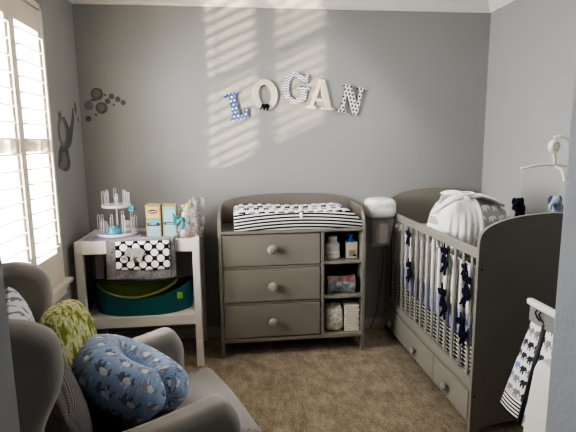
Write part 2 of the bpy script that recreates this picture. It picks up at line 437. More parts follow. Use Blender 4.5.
for k, (cy, cz, ry, rz, lab) in enumerate([(3.385,1.742,.016,.042,'tall narrow grey water drop decal beside the room corner'),(3.425,1.665,.010,.018,'small grey water drop decal below the tall one at the corner')]):
    tag(MB().mesh(curve_mesh([arc(cy, cz, ry, rz, 0, 360, 20)[:-1]], .0008), YZ(LX + .0004)).build('drop_decal', M_dec), lab, 'wall decal', 'water drop and bubble decals')
bub = [(97,94,-.947,1.844,.043,'large round grey bubble decal, topmost of the cluster'),
 (88,106,-1.004,1.762,.052,'widest lobed grey bubble decal nearest the room corner'),
 (101,108,-.922,1.748,.041,'large round grey bubble decal right of the widest one'),
 (87,119,-1.018,1.674,.020,'small dark bubble decal, lowest of the cluster'),
 (105,95,-.893,1.838,.008,'tiny dot decal just right of the topmost bubble'),
 (111,96,-.85,1.828,.019,'medium bubble decal starting the short row to the right'),
 (117,99,-.808,1.808,.019,'medium bubble decal in the middle of the short row'),
 (122,102,-.772,1.785,.018,'medium bubble decal at the far right end of the row'),
 (107,101,-.878,1.795,.019,'medium bubble decal under the short row'),
 (112,104,-.838,1.770,.008,'tiny dot decal under the short row'),
 (94,115,-.965,1.702,.009,'tiny dot decal between lowest and right large bubbles')]
for i, (px, py, x, z, r, lab) in enumerate(bub):
    M = XZ(D - .0004)
    if i in (0, 1, 2):
        t = tag(root('bubble_decal', (x, D, z)), lab, 'wall decal', 'water drop and bubble decals')
        sp = arc(x, z, r, r, 0, 360, 30)[:-1] if i != 1 else arc(x - .006, z - .006, r * .85, r * .8, 60, 330, 24) + arc(x + .028, z + .022, r * .52, r * .6, -60, 160, 14)
        MB().mesh(curve_mesh([sp], .0008), M).build('disc', M_dec, t)
        MB().mesh(curve_mesh([arc(x - .004, z + .002, r * .6, r * .6, 0, 360, 24)[:-1]], .0008), XZ(D - .0026)).build('inner_disc', M_dec2, t)  # lighter grey centre of the bubble print
    else:
        tag(MB().mesh(curve_mesh([arc(x, z, r, r, 0, 360, 20)[:-1]], .0008), M).build('bubble_decal', M_dec), lab, 'wall decal', 'water drop and bubble decals')

# ================================================================== CHANGING TABLE
ct = tag(root('changing_table', (-.63, 3.23, 0)), 'white open changing table beside the window wall', 'changing table')
TX0, TX1, TY0, TY1 = -1.025, -.245, 3.0, 3.455
leg = .045
for x in (TX0, TX1 - leg):
    for y in (TY0, TY1 - leg):
        MB().box(x, x + leg, y, y + leg, 0, .885).build('leg', M_white, ct, bevel=.003)
MB().box(TX0 + leg, TX1 - leg, TY0 + .004, TY0 + .028, .80, .885).build('front_rail', M_white, ct, bevel=.003)
MB().box(TX0 + leg, TX1 - leg, TY1 - .028, TY1 - .004, .80, .885).build('back_rail', M_white, ct, bevel=.003)
for x in (TX0 + .006, TX1 - .03): MB().box(x, x + .024, TY0 + leg, TY1 - leg, .80, .885).build('side_rail', M_white, ct, bevel=.003)
MB().box(TX0 + .03, TX1 - .03, TY0 + .028, TY1 - .028, .835, .85).build('tabletop', M_white, ct)
m = MB().box(TX0 + leg, TX1 - leg, TY0 + .004, TY0 + .028, .30, .37); m.box(TX0 + leg, TX1 - leg, TY1 - .028, TY1 - .004, .30, .37)
m.box(TX0 + .006, TX0 + .03, TY0 + leg, TY1 - leg, .30, .37); m.box(TX1 - .03, TX1 - .006, TY0 + leg, TY1 - leg, .30, .37)
m.build('shelf_rail', M_white, ct, bevel=.003)
MB().box(TX0 + .03, TX1 - .03, TY0 + .028, TY1 - .028, .345, .362).build('shelf', M_white, ct)

# lilac towel under the rack
M_lil = varied('grey lilac towel', rgb(142,134,162), 0.08, 20, 0.95, 200, 0.6, 0.004)
def fn(u, v):
    x = -.955 + .36 * u; y = 3.032 + .26 * v
    e_ = min(u, 1 - u, v, 1 - v)
    return (x + .006 * sin(9 * v), y + .006 * sin(8 * u), .852 + .045 * min(1, e_ * 9) ** .5 + .003 * sin(20 * u) * sin(17 * v))
m = MB().grid(fn, 30, 22)
tag(m.build('folded_towel', M_lil, smooth=True), 'folded grey lilac towel under the bottle drying rack', 'towel')
# drying rack
ra = tag(root('drying_rack', (-.785, 3.15, .898)), 'white two-tier bottle drying rack with upright pegs on changing table', 'drying rack')
cx, cy = -.785, 3.15; M_rack = varied('white rack plastic', rgb(222,220,228), 0.02, 5, 0.35)
m = MB().lathe([(.001,.0),(.118,.0),(.128,.004),(.130,.022),(.124,.022),(.120,.010),(.001,.010)], (cx, cy, .898), 40); m.build('lower_tray', M_rack, ra, smooth=True)
m = MB().lathe([(.001,.0),(.080,.0),(.090,.004),(.092,.020),(.087,.020),(.082,.008),(.001,.008)], (cx, cy, 1.082), 36); m.build('upper_tray', M_rack, ra, smooth=True)
m = MB().tube([(cx, cy, .90), (cx, cy, 1.135)], .006, 10); m.ball((cx, cy, 1.14), .010, 8); m.build('centre_pole', M_rack, ra, smooth=True)
def peg(x, y, z, h):
    m = MB(); n = 10; pts = [(x - .007, y, z)] + [(x - .007 * cos(pi * k / n), y, z + h - .006 + .008 * sin(pi * k / n)) for k in range(n + 1)] + [(x + .007, y, z)]
    m.tube(pts, .0022, 6); m.build('peg', M_rack, ra, smooth=True)
for k in range(10):
    a = 2 * pi * k / 10 + .25; peg(cx + .115 * cos(a), cy + .115 * sin(a), .903, .115 + .01 * (k % 3))
for k in range(8):
    a = 2 * pi * k / 8 + .3; peg(cx + .078 * cos(a), cy + .078 * sin(a), 1.09, .085 + .012 * (k % 3))
M_tealp = glassy('teal plastic', rgb(90,170,200), 0.75, 0.2)
tg = 'bottle parts drying on the rack'
tag(MB().lathe([(.001,0),(.042,0),(.046,.02),(.043,.05),(.03,.062),(.001,.066)], (-.79, 3.075, .905), 24).build('bottle_part', M_tealp, smooth=True), 'translucent blue cup upside down on lower tray of rack', 'bottle part', tg)
tag(MB().lathe([(.001,.03),(.024,.03),(.029,.0),(.03,-.03),(.026,-.055),(.024,-.055)], (-.858, 3.10, .97), 20).build('bottle_part', M_clear, smooth=True), 'clear bottle cup hung on left lower pegs of rack', 'bottle part', tg)
tag(MB().lathe([(.001,.03),(.024,.03),(.029,.0),(.03,-.03),(.026,-.055),(.024,-.055)], (-.715, 3.105, .97), 20).build('bottle_part', M_clear, smooth=True), 'clear bottle cup hung on right lower pegs of rack', 'bottle part', tg)
M_teal = varied('teal rubber', rgb(60,130,135), 0.1, 20, 0.6)
m = MB().tube([(-.700, 3.13, 1.09), (-.700, 3.13, 1.16), (-.699, 3.13, 1.18)], [.008, .008, .004], 10); w_ = m.build('bottle_brush', M_plas, smooth=True)
tag(w_, 'white upright bottle brush handle at right of the upper tray', 'bottle brush')
m = MB(); 
for k in range(7): m.ball((-.68 + .014 * cos(k * 2.2), 3.11 + .01 * sin(k * 1.7), 1.075 + .011 * sin(k * 2.9)), .013, 6)
tag(m.build('soother', M_teal, smooth=True), 'dark teal soother clipped to right edge of upper tray', 'soother')

# formula boxes
def label_face(name, bands):
    """horizontal printed bands; bands = [(z fraction, colour)] rising"""
    m, n, b = newmat(name, None, 0.45)
    z = n.sep(n.coord('UV'))[1]
    nd = n.n('ShaderNodeValToRGB'); nd.color_ramp.interpolation = 'CONSTANT'; n.put(nd.inputs[0], z)
    e_ = nd.color_ramp.elements
    while len(e_) < len(bands): e_.new(.5)
    for q, (p, c_) in zip(e_, bands): q.position = p; q.color = c_
    f = n.m('GREATER_THAN', n.noise(n.coord('Object'), 160.0, 2.0), 0.62)
    n.put(b.inputs['Base Color'], n.mix(n.m('MULTIPLY', f, 0.35), nd.outputs[0], rgb(230,235,225)))
    return m
M_card = varied('kraft carton', rgb(160,140,96), 0.06, 20, 0.7)
M_cardg = varied('green grey carton', rgb(132,140,112), 0.06, 20, 0.7)
M_lbl1 = label_face('yellow and blue label', [(0, rgb(140,176,182)), (.44, rgb(22,28,52)), (.53, rgb(82,158,190)), (.60, rgb(88,160,140)), (.68, rgb(214,178,96)), (.74, rgb(210,164,86))])
M_lbl2 = label_face('pale blue label', [(0, rgb(150,190,192)), (.08, rgb(28,36,52)), (.11, rgb(148,188,192)), (.47, rgb(24,34,58)), (.55, rgb(140,186,196)), (.9, rgb(120,168,180))])
M_navyp = varied('navy print', rgb(26,30,72), 0.05, 10, 0.5)
def carton(x0, x1, y0, zb, zt, card, lblm, label, oval):
    r = tag(root('formula_box', ((x0 + x1) / 2, y0 + .03, zb)), label, 'box', 'cartons on the changing table')
    MB().box(x0, x1, y0, y0 + .065, zb, zt).build('carton', card, r, bevel=.002)
    m = MB(); m.box(x0, x1, y0, y0 + .065, zt, zt + .003); m.box(x0 + .01, x1 - .01, y0 + .03, y0 + .034, zt + .003, zt + .012); m.build('top_flap', M_dresin if False else M_card, r)
    m = MB(); m.grid(lambda u, v: (x0 + .008 + (x1 - x0 - .016) * u, y0 - .0012, zb + .006 + (zt - zb - .014) * v), 1, 1); m.build('printed_label', lblm, r)
    if oval:
        m = MB().mesh(curve_mesh([arc((x0 + x1) / 2 - .002, zt - .038, .030, .014, 0, 360, 24)[:-1]], .0006), XZ(y0 - .002)); m.build('oval_emblem', M_navyp, r)
        m = MB(); 
        for k in range(5): m.box((x0 + x1) / 2 - .022 + k * .009, (x0 + x1) / 2 - .017 + k * .009, y0 - .0034, y0 - .0026, zt - .042, zt - .035)
        m.build('white_lettering', M_plas, r)
    m = MB()
    for k in range(4): m.box((x0 + x1) / 2 - .022 + k * .011, (x0 + x1) / 2 - .016 + k * .011, y0 - .0022, y0 - .0014, zb + (zt - zb) * .485, zb + (zt - zb) * .515)
    m.build('band_lettering', M_plas, r)
carton(-.592, -.494, 3.10, .852, 1.092, M_card, M_lbl1, 'formula carton with orange top and navy oval emblem', True)
carton(-.483, -.392, 3.10, .852, 1.090, M_cardg, M_lbl2, 'pale blue formula carton with a navy band', False)

# clear bag of shower gifts: bag + things inside
bt = 'baby things in the clear bag'
M_yel = varied('pale yellow plush', rgb(206,192,140), 0.1, 30, 0.9)
M_peach = varied('peach rubber', rgb(190,140,112), 0.12, 20, 0.6)
m = MB(); m.ball((-.325, 3.12, 1.02), .038, 9, 1.0, .9, 1.1); m.ball((-.318, 3.12, 1.075), .026, 8); m.tube([(-.335, 3.115, 1.08), (-.355, 3.11, 1.085), (-.36, 3.11, 1.078)], [.012, .009, .005], 8)
m.tube([(-.31, 3.12, 1.09), (-.30, 3.12, 1.115), (-.297, 3.12, 1.125)], [.009, .008, .004], 8)
tag(m.build('plush_duck', M_yel, smooth=True), 'pale yellow plush toy at top of the clear bag', 'toy')
m = MB()
for sx in (-1, 1):
    m.grid(lambda u, v, sx=sx: (-.352 + sx * (.008 + .055 * u), 3.085 + .012 * sin(pi * v) - .01 * u, 1.0 + (v - .5) * (.025 + .06 * u) + .006 * sin(8 * u)), 8, 6)
m.ball((-.352, 3.078, 1.0), .013, 8)
m.grid(lambda u, v: (-.36 + .03 * v - .012 * u, 3.08, .995 - .06 * u), 4, 2); m.grid(lambda u, v: (-.34 + .03 * v + .014 * u, 3.08, .995 - .055 * u), 4, 2)
tag(m.build('ribbon_bow', M_teal, smooth=True, solid=.002), 'teal ribbon bow tied on the clear bag', 'bow')
m = MB().tube([(-.355, 3.13, .852), (-.352, 3.13, .90), (-.35, 3.13, .93), (-.35, 3.13, .95)], [.028, .03, .022, .014], 14)
tag(m.build('baby_bottle', M_plas, smooth=True), 'small white bottle standing in clear bag left side', 'bottle', bt)
for i, (x, z, a, lab) in enumerate([(-.315,.89,.4,'peach rubber toy leaning left in clear bag'), (-.285,.92,-.5,'peach rubber toy leaning right in clear bag'), (-.298,.862,1.3,'peach rubber toy lying at bottom of clear bag')]):
    d = Vector((sin(a), 0, cos(a))) * .035; c_ = Vector((x, 3.09 + .015 * i, z + .01))
    m = MB().tube([c_ - d, c_, c_ + d], [.012, .010, .014], 10); m.ball(c_ + d, .018, 8); m.ball(c_ - d, .014, 8)
    tag(m.build('rubber_toy', M_peach, smooth=True), lab, 'toy', bt)
def bagmat():
    m = glassy('crinkled clear film', rgb(190,186,184), 0.32, 0.12)
    n = NT(m.node_tree); b = m.node_tree.nodes['Principled BSDF']
    n.put(b.inputs['Normal'], n.bump(n.noise(n.coord('Object'), 38.0, 5.0, .7), 1.0, .03))
    mix = [x for x in m.node_tree.nodes if x.type == 'MIX_SHADER'][0]
    n.put(mix.inputs[0], n.ramp(n.noise(n.coord('Object'), 45.0, 5.0, .7), [(.40, (.16,)*3 + (1,)), (.66, (.9,)*3 + (1,))]))
    return m
M_film = bagmat()
def fn(u, v):
    a = 2 * pi * v; r = (.088 * (1 - u ** 3 * .25)); z = .852 + .235 * u
    wv = 1 + .09 * sin(7 * a + 5 * u) + .05 * sin(13 * a - 9 * u)
    return (-.325 + .05 * u + r * wv * cos(a) * .95, 3.13 + r * wv * sin(a) * .75, z + .02 * sin(4 * a) * u)
m = MB().grid(fn, 14, 40, cv=True)
m.grid(lambda u, v: (-.262 + .035 * (u - .5) * 2 * (1 + .6 * v) + .02 * v, 3.13 + .02 * sin(9 * u + 4 * v), 1.03 + .11 * sin(pi * v * .6) + .01 * sin(12 * u)), 12, 10)
tag(m.build('gift_bag', M_film, smooth=True), 'crinkled clear plastic bag of baby things at changing table corner', 'bag')

# polka dot blanket over the front rail
M_minky = varied('grey dimpled minky', rgb(112,109,111), 0.3, 60, 0.95, 80, 1.0, 0.01, sheen=0.4)
def polka():
    m, n, b = newmat('black with white dots', None, 0.85, spec=.1)
    co = n.coord('Object'); x, y, z = n.sep(co)
    u, v, _r = tile(n, n.comb(n.m('ADD', x, 10.013), n.m('ADD', z, 10.0), 0.0), 13.6, 27.2)
    n.put(b.inputs['Base Color'], n.mix(ellipses_mask(n, u, v, [(.5, .5, .39, .78 * 1.0)]), rgb(14,13,20), rgb(226,224,222)))
    return m
def polka2():
    # staggered dots: two offset lattices of full circles
    m, n, b = newmat('black with white dots', None, 0.85, spec=.1)
    x, y, z = n.sep(n.coord('Object')); P = .076
    msk = None
    for ox, oz in ((0, 0), (.5, .5)):
        a = n.m('SUBTRACT', n.m('FRACT', n.m('ADD', n.m('DIVIDE', x, P), 50.0 + ox)), .5)
        c_ = n.m('SUBTRACT', n.m('FRACT', n.m('ADD', n.m('DIVIDE', z, P), 50.3 + oz)), .5)
        d = n.m('ADD', n.m('MULTIPLY', a, a), n.m('MULTIPLY', c_, c_)); msk = d if msk is None else n.m('MINIMUM', msk, d)
    n.put(b.inputs['Base Color'], n.mix(n.m('LESS_THAN', msk, .31 ** 2), rgb(14,13,20), rgb(226,224,222)))
    return m
bl = tag(root('baby_blanket', (-.64, 2.985, .64)), 'black and white polka dot blanket with grey dimpled border hanging over rail', 'blanket')
BX0, BX1, BZ0, BZ1 = -.825, -.398, .632, .888
def drape(x0, x1, z0, z1, off):
    def fn(u, v):
        s = (z1 - z0) * v; x = x0 + (x1 - x0) * u
        k = 1 - (z0 + s - BZ0) / (BZ1 - BZ0)
        y = TY0 - .010 - off - .010 * k * (1 + sin(x * 22)) * .5 - .002 * sin(x * 40)
        return (x + .008 * k * (u - .5), y, z0 + s + .006 * sin(x * 14) * (1 if v < .01 else 0))
    return fn
m = MB().grid(drape(BX0, BX1, BZ0, BZ1, 0), 44, 24)
m.grid(lambda u, v: (BX0 + (BX1 - BX0) * u, TY0 - .012 + .075 * v, BZ1 + .004 * sin(pi * v) + .0015), 44, 6)
m.build('minky_border', M_minky, bl, smooth=True, solid=.006)
m = MB().grid(drape(-.764, -.432, .697, .884, .011), 36, 18)
m.build('dotted_panel', polka2(), bl, smooth=True, solid=.002)
M_app = varied('grey applique plush', rgb(146,143,138), 0.16, 60, 0.95, 160, .8, .005)
m = MB().mesh(curve_mesh([ele_outline(.115, -1)], .004, .003, 2), XZ(TY0 - .036)).xf(Matrix.Translation((-.640, 0, .800)))
m.build('elephant_applique', M_app, bl, smooth=True)

# baby bath
M_tub = glassy('teal tub plastic', rgb(16,96,104), 0.93, 0.25)
M_sling = varied('green sling', rgb(108,130,54), 0.12, 14, 0.8)
tb = tag(root('baby_bathtub', (-.645, 3.2, .362)), 'teal plastic baby bathtub with green seat on the lower shelf', 'bathtub')
tcx, tcy = -.645, 3.207
def tubs(k0, z0, k1, z1, p=2.0, lift=.03):
    def fn(u, v):
        a = 2 * pi * v; k = k0 + (k1 - k0) * (u ** .6); z = z0 + (z1 - z0) * u + lift * u * abs(cos(a)) ** 2.2
        return (tcx + .335 * k * cos(a), tcy + .182 * k * sin(a), z)
    return fn
m = MB().grid(tubs(.0, .363, .95, .363, lift=0), 3, 48, cv=True); m.grid(tubs(.95, .363, 1.0, .478, lift=.085), 10, 48, cv=True)
m.grid(lambda u, v: (tcx + .335 * (1 + .03 * sin(pi * u)) * (1 - .035 * u) * cos(2 * pi * v), tcy + .182 * (1 + .05 * sin(pi * u)) * (1 - .06 * u) * sin(2 * pi * v), .478 + .012 * sin(pi * u) + .085 * abs(cos(2 * pi * v)) ** 2.2), 5, 48, cv=True)
m.build('shell', M_tub, tb, smooth=True)
def fn(u, v):
    a = 2 * pi * v; k = 1 - u
    return (tcx - .045 + .262 * k * cos(a), tcy - .005 + .155 * k * sin(a), .385 + (.105 + .065 * abs(cos(a)) ** 2) * k ** 2.2)
m = MB().grid(fn, 10, 44, cv=True); m.build('infant_seat', M_sling, tb, smooth=True, solid=.006)
m = MB().tube([(tcx - .045 + .266 * cos(2 * pi * k / 44), tcy - .005 + .158 * sin(2 * pi * k / 44), .490 + .065 * abs(cos(2 * pi * k / 44)) ** 2) for k in range(45)], .009, 8, cap=False)
m.build('seat_rim', varied('green rim', rgb(128,142,76), .1, 10, .6), tb, smooth=True)
m = MB().ball((tcx + .02, tcy - .06, .455), .03, 8, 1.3, .8, .6); m.build('drain_plug', varied('purple plastic', rgb(58,44,96), .05, 8, .5), tb, smooth=True)
MB().box(-.405, -.368, 3.037, 3.043, .472, .518).build('care_tag', varied('lime tag', rgb(126,186,70), .05, 8, .6), tb, bevel=.002)

# ================================================================== DRESSER
dx0, dx1, dy0, dy1 = -.125, .893, 3.084, 3.462
dr_ = tag(root('changing_dresser', (.384, 3.27, 0)), 'taupe three-drawer changing dresser with open cubbies on its right', 'dresser')
side = [(dy0, 0), (dy0 + .045, 0), (dy0 + .055, .07), (dy1 - .055, .07), (dy1 - .045, 0), (dy1, 0), (dy1, 1.045), (dy0 + .16, 1.045), (dy0 + .10, 1.035), (dy0 + .055, 1.005), (dy0 + .02, .965), (dy0 + .004, .92), (dy0, .88)]
for x in (dx0 + .011, dx1 - .011):
    MB().mesh(curve_mesh([side], .011, .002, 1), YZ(x)).build('side_panel', M_dres, dr_)
pts = [(dx0 + .02, .10), (dx1 - .02, .10), (dx1 - .02, 1.035)] + [(.384 + .488 * cos(pi * k / 24), 1.035 + .085 * sin(pi * k / 24) ** .8) for k in range(1, 24)] + [(dx0 + .02, 1.035)]
MB().mesh(curve_mesh([pts], .007, .002, 1), XZ(dy1 - .008)).build('back_panel', M_dres, dr_)
MB().box(dx0 + .02, dx1 - .02, dy0 - .004, dy1 - .015, .885, .903).build('top', M_dres, dr_, bevel=.003)
MB().box(dx0 + .02, dx1 - .02, dy0 + .003, dy1 - .015, .112, .138).build('bottom_panel', M_dres, dr_, bevel=.002)
MB().box(.578, .600, dy0 + .002, dy1 - .015, .138, .885).build('divider', M_dres, dr_, bevel=.002)
for z in (.400, .650): MB().box(.600, dx1 - .02, dy0 + .01, dy1 - .015, z, z + .019).build('shelf', M_dres, dr_, bevel=.002)
m = MB()
for z in (.388, .643): m.box(dx0 + .02, .578, dy0 + .006, dy0 + .03, z, z + .012)
m.build('drawer_rail', M_dres, dr_)
for z0, z1, zk in ((.148, .382, .258), (.406, .637, .515), (.661, .878, .778)):
    d = MB().box(dx0 + .027, .570, dy0 + .002, dy0 + .02, z0, z1).build('drawer', M_dres, dr_, bevel=.003)
    m = MB().lathe([(.001,.0),(.014,.0),(.013,-.012),(.026,-.018),(.033,-.028),(.029,-.040),(.015,-.046),(.001,-.047)], (.236, dy0 + .002, zk), 20, axis='y')
    m.build('knob', M_knob, d, smooth=True)
MB().box(dx0 + .03, .57, dy0 + .03, dy1 - .03, .15, .875).build('drawer_body', M_dresin, dr_)

# changing pad with elephant and stripe cover
def padmat():
    m, n, b = newmat('striped pad cover', None, 0.85, spec=.1)
    u, v, _z = n.sep(n.coord('UV'))
    ob = n.coord('Object'); x, y, z = n.sep(ob)
    curve = n.m('MULTIPLY', n.m('POWER', n.m('ABSOLUTE', n.m('SUBTRACT', x, -.02)), 2.0), -0.16)
    ph = n.m('DIVIDE', n.m('SUBTRACT', z, curve), .0225)
    st = n.m('LESS_THAN', n.m('FRACT', n.m('ADD', ph, 40.35)), .54)
    base = n.mix(st, rgb(228,227,224), rgb(14,14,18))
    tu, tv, rnd = tile(n, n.comb(x, n.m('ADD', z, y), 0.0), 15.0, 17.0)
    mask = ellipses_mask(n, tu, tv, [(.5,.5,.34,.26),(.72,.62,.16,.2),(.35,.25,.1,.2),(.62,.25,.1,.2)])
    nd = n.n('ShaderNodeValToRGB'); nd.color_ramp.interpolation = 'CONSTANT'; n.put(nd.inputs[0], rnd)
    for k, c_ in enumerate([rgb(18,18,28), rgb(120,134,186)]): nd.color_ramp.elements[k].position = k * .6; nd.color_ramp.elements[k].color = c_
    top = n.mix(mask, rgb(228,228,226), nd.outputs[0])
    sel = n.m('GREATER_THAN', z, .118)
    n.put(b.inputs['Base Color'], n.mix(sel, base, top))
    return m
pd = tag(root('changing_pad', (.438, 3.25, .903)), 'contoured changing pad in striped elephant cover on dresser top', 'changing pad')
def fn(u, v):
    x = -.452 + .905 * u; a = 2 * pi * v
    e1 = min(1.0, (u / .03) ** .4 if u < .03 else 1.0) * min(1.0, ((1 - u) / .16) ** .55 if u > .84 else 1.0)
    cy_ = .155 * abs(cos(a)) ** .45 * (1 if cos(a) > 0 else -1)
    top = .158 - .012 * u + .006 * sin(3 * u * pi)
    if sin(a) > 0: z = .004 + (top * e1) * abs(sin(a)) ** .4 - .045 * max(0, 1 - (cy_ / .12) ** 2) * e1 * (sin(a) > .5)
    else: z = .004 * (1 + sin(a))
    tilt = .02 * (1 - u)
    return (x - .026 * (1 - u) ** 6 * (z / .15), cy_ * (1 - .05 * (1 - e1)), z)
m = MB().grid(fn, 60, 48, cv=True)
m.build('pad_cover', padmat(), pd, local=True, smooth=True)
m = MB().tube([(.0, -.158, .118), (.004, -.162, .100), (.003, -.162, .085)], .010, 8, flat=1.0); m.ball((.004, -.150, .150), .013, 8, 1, .6, 1.6)
m.build('strap_tab', M_plas, pd, local=True, smooth=True)

# cubby contents
m = MB().lathe([(.001,0),(.048,0),(.053,.008),(.053,.055),(.049,.06),(.053,.066),(.050,.075),(.053,.082),(.052,.105),(.036,.125),(.031,.13),(.034,.134),(.034,.158),(.028,.164),(.001,.166)], (.678, 3.19, .669), 28)
bo = tag(root('baby_bottle', (.678, 3.19, .669)), 'white ridged bottle with ribbed cap in the top cubby', 'bottle')
m.build('body', M_plas, bo, smooth=True)
m = MB().lathe([(.0535,.03),(.0545,.032),(.0545,.05),(.0535,.052)], (.678, 3.19, .669), 28); m.build('printed_band', M_clear, bo, smooth=True)
lo = tag(root('lotion_bottle', (.815, 3.19, .669)), 'square cream lotion bottle with blue pump in the top cubby', 'bottle')
MB().box(.775, .858, 3.16, 3.215, .669, .790).build('body', varied('cream lotion', rgb(216,206,180), .03, 8, .4), lo, bevel=.008, seg=3)
MB().box(.795, .84, 3.1585, 3.160, .685, .73).build('label_print', varied('grey print', rgb(150,146,130), .3, 120, .6), lo)
MB().box(.822, .846, 3.1575, 3.1586, .685, .698).build('dark_print', M_black, lo)
M_blue = varied('bright blue plastic', rgb(52,92,200), .05, 8, .35)
m = MB().lathe([(.001,.12),(.026,.12),(.026,.138),(.01,.142),(.008,.16),(.018,.163),(.018,.172),(.001,.174)], (.815, 3.188, .669), 18)
m.tube([(.815, 3.188, .838), (.790, 3.18, .842), (.778, 3.178, .834)], [.008, .007, .005], 8); m.build('pump', M_blue, lo, smooth=True)
# bag of wipes / pouch
def pouchmat():
    m, n, b = newmat('printed pouch', None, 0.3)
    co = n.coord('Object'); x, y, z = n.sep(co)
    f = n.noise(co, 26.0, 4.0, .6)
    base = n.ramp(f, [(.35, rgb(58,84,100)), (.5, rgb(104,122,130)), (.62, rgb(158,154,150)), (.7, rgb(124,78,80))])
    band = n.m('GREATER_THAN', z, .088)
    n.put(b.inputs['Base Color'], n.mix(band, base, n.ramp(f, [(.45, rgb(118,68,70)), (.62, rgb(140,126,120))])))
    return m
m = MB().grid(lambda u, v: (.632 + .2 * u, 3.14 + .02 * sin(pi * u) - .03 * sin(pi * v), .419 + .135 * v - .008 * sin(pi * u) * v), 16, 12)
m.grid(lambda u, v: (.632 + .2 * u, 3.17 + .06 * sin(pi * v), .419 + .135 * v - .008 * sin(pi * u) * v), 16, 12)
m.grid(lambda u, v: (.632 + .003 * sin(pi*v), 3.14 - .03 * sin(pi * v) + u * (.03 + .09 * sin(pi * v)), .419 + .135 * v), 6, 12)
m.grid(lambda u, v: (.832 - .003 * sin(pi*v), 3.14 - .03 * sin(pi * v) + u * (.03 + .09 * sin(pi * v)), .419 + .135 * v), 6, 12)
tag(m.build('wipes_pouch', pouchmat(), smooth=True), 'teal and red printed plastic pouch in the middle cubby', 'pouch')
# nappy pack in film
M_nappy = elephants('printed nappy film', rgb(196,190,180), [rgb(160,154,146), rgb(222,218,210)], 30, 30, 'Object', axes=(0, 2), rough=.3, wob=.04, bscale=30)
def fn(u, v):
    a = 2 * pi * v; k = sin(pi * min(max(u, .0), 1)) ** .18 if 0 < u < 1 else .02
    c_ = abs(cos(a)) ** .5 * (1 if cos(a) > 0 else -1); s_ = abs(sin(a)) ** .5 * (1 if sin(a) > 0 else -1)
    return (.685 + .066 * c_ * k * (1 + .06 * sin(9 * u)), 3.17 + .055 * s_ * k, .138 + .20 * u + .008 * sin(5 * a) * u)
m = MB().grid(fn, 20, 32, cv=True)
tag(m.build('nappy_pack', M_nappy, smooth=True), 'crinkled plastic pack with grey print in the bottom cubby', 'pack')
for k in range(12):
    z = .138 + k * .0165; ox = .004 * sin(k * 2.3)
    def fn(u, v, z=z, ox=ox):
        a = 2 * pi * v; c_ = abs(cos(a)) ** .3 * (1 if cos(a) > 0 else -1); s_ = sin(a)
        return (.757 + ox + .105 * u, 3.19 + .075 * c_, z + .0081 + .008 * s_)
    m = MB().grid(fn, 1, 16, cv=True)
    n0 = len(m.v); m.f.append([2 * 0 + i for i in range(16)]); m.uv.append(None); m.mi.append(0); m.f.append([16 + i for i in range(16)]); m.uv.append(None); m.mi.append(0)
    if k == 0: M_cloth = varied('white folded cotton', rgb(214,208,196), .05, 40, .9, 60, .4, .004)
    ob_ = m.build('folded_nappy', M_cloth, smooth=False, bevel=.002)
    tag(ob_, 'white folded nappy in the tall stack in the bottom right cubby', 'nappy', 'stack of folded nappies')

# ================================================================== DISPENSER between dresser and crib
dp = tag(root('nappy_dispenser', (1.06, 3.36, .70)), 'white rounded dispenser with smoky clear bin between dresser and crib', 'dispenser')
def fn(u, v):
    a = 2 * pi * v; c_ = abs(cos(a)) ** .55 * (1 if cos(a) > 0 else -1); s_ = abs(sin(a)) ** .55 * (1 if sin(a) > 0 else -1)
    prof_ = [(.001, .94), (.085, .942), (.104, .955), (.111, .985), (.110, 1.02), (.107, 1.038), (.108, 1.044), (.104, 1.062), (.085, 1.078), (.05, 1.084), (.001, 1.085)]
    r, z = prof_[int(round(u * 10))]
    return (1.06 + r * c_, 3.31 + r * .85 * s_, z)
MB().grid(fn, 10, 40, cv=True).build('housing', M_plas, dp, smooth=True)
m = MB().tube([(1.06 + .112 * (abs(cos(t)) ** .55) * (1 if cos(t) > 0 else -1), 3.31 + .096 * (abs(sin(t)) ** .55) * (1 if sin(t) > 0 else -1), 1.040) for t in [2 * pi * k / 48 for k in range(49)]], .002, 6, cap=False)
m.build('lid_seam', M_ivory, dp, smooth=True)
m = MB().ball((1.075, 3.213, 1.03), .006, 6); m.build('latch', M_ivory, dp, smooth=True)
def fn(u, v):
    a = 2 * pi * v; c_ = abs(cos(a)) ** .5 * (1 if cos(a) > 0 else -1); s_ = abs(sin(a)) ** .5 * (1 if sin(a) > 0 else -1)
    k = .78 + .22 * u; return (1.075 + .092 * k * c_ + .01 * sin(3 * a) * (1 - u), 3.31 + .075 * k * s_, .735 + .207 * u + .012 * cos(a) * (1 - u))
m = MB().grid(fn, 8, 40, cv=True); m.build('clear_bin', M_smoke, dp, smooth=True)
m = MB().box(1.045, 1.115, 3.27, 3.34, .745, .89); m.build('liner_roll', varied('pale liner', rgb(200,190,180), .15, 30, .6), dp, bevel=.012, seg=3)
MB().box(.99, 1.13, 3.38, D, .95, 1.03).build('wall_mount', M_plas, dp, bevel=.005)
m = MB().tube([(1.09, 3.34, .74), (1.10, 3.37, .60), (1.085, 3.40, .42), (1.10, 3.41, .25), (1.13, 3.41, .12), (1.10, 3.42, .03), (1.06, 3.44, .006)], .003, 6)
tag(m.build('power_cord', varied('pale grey cord', rgb(150,148,145), .05, 10, .5), smooth=True), 'thin pale cord dangling down the wall beside the crib', 'cord')
m = MB().tube([(1.12, 3.43, .735), (1.135, 3.43, .55), (1.12, 3.44, .35), (1.10, 3.45, .15), (1.05, 3.45, .01)], .003, 6)
tag(m.build('power_cord', M_black, smooth=True), 'black cord running down the wall beside the crib', 'cord')

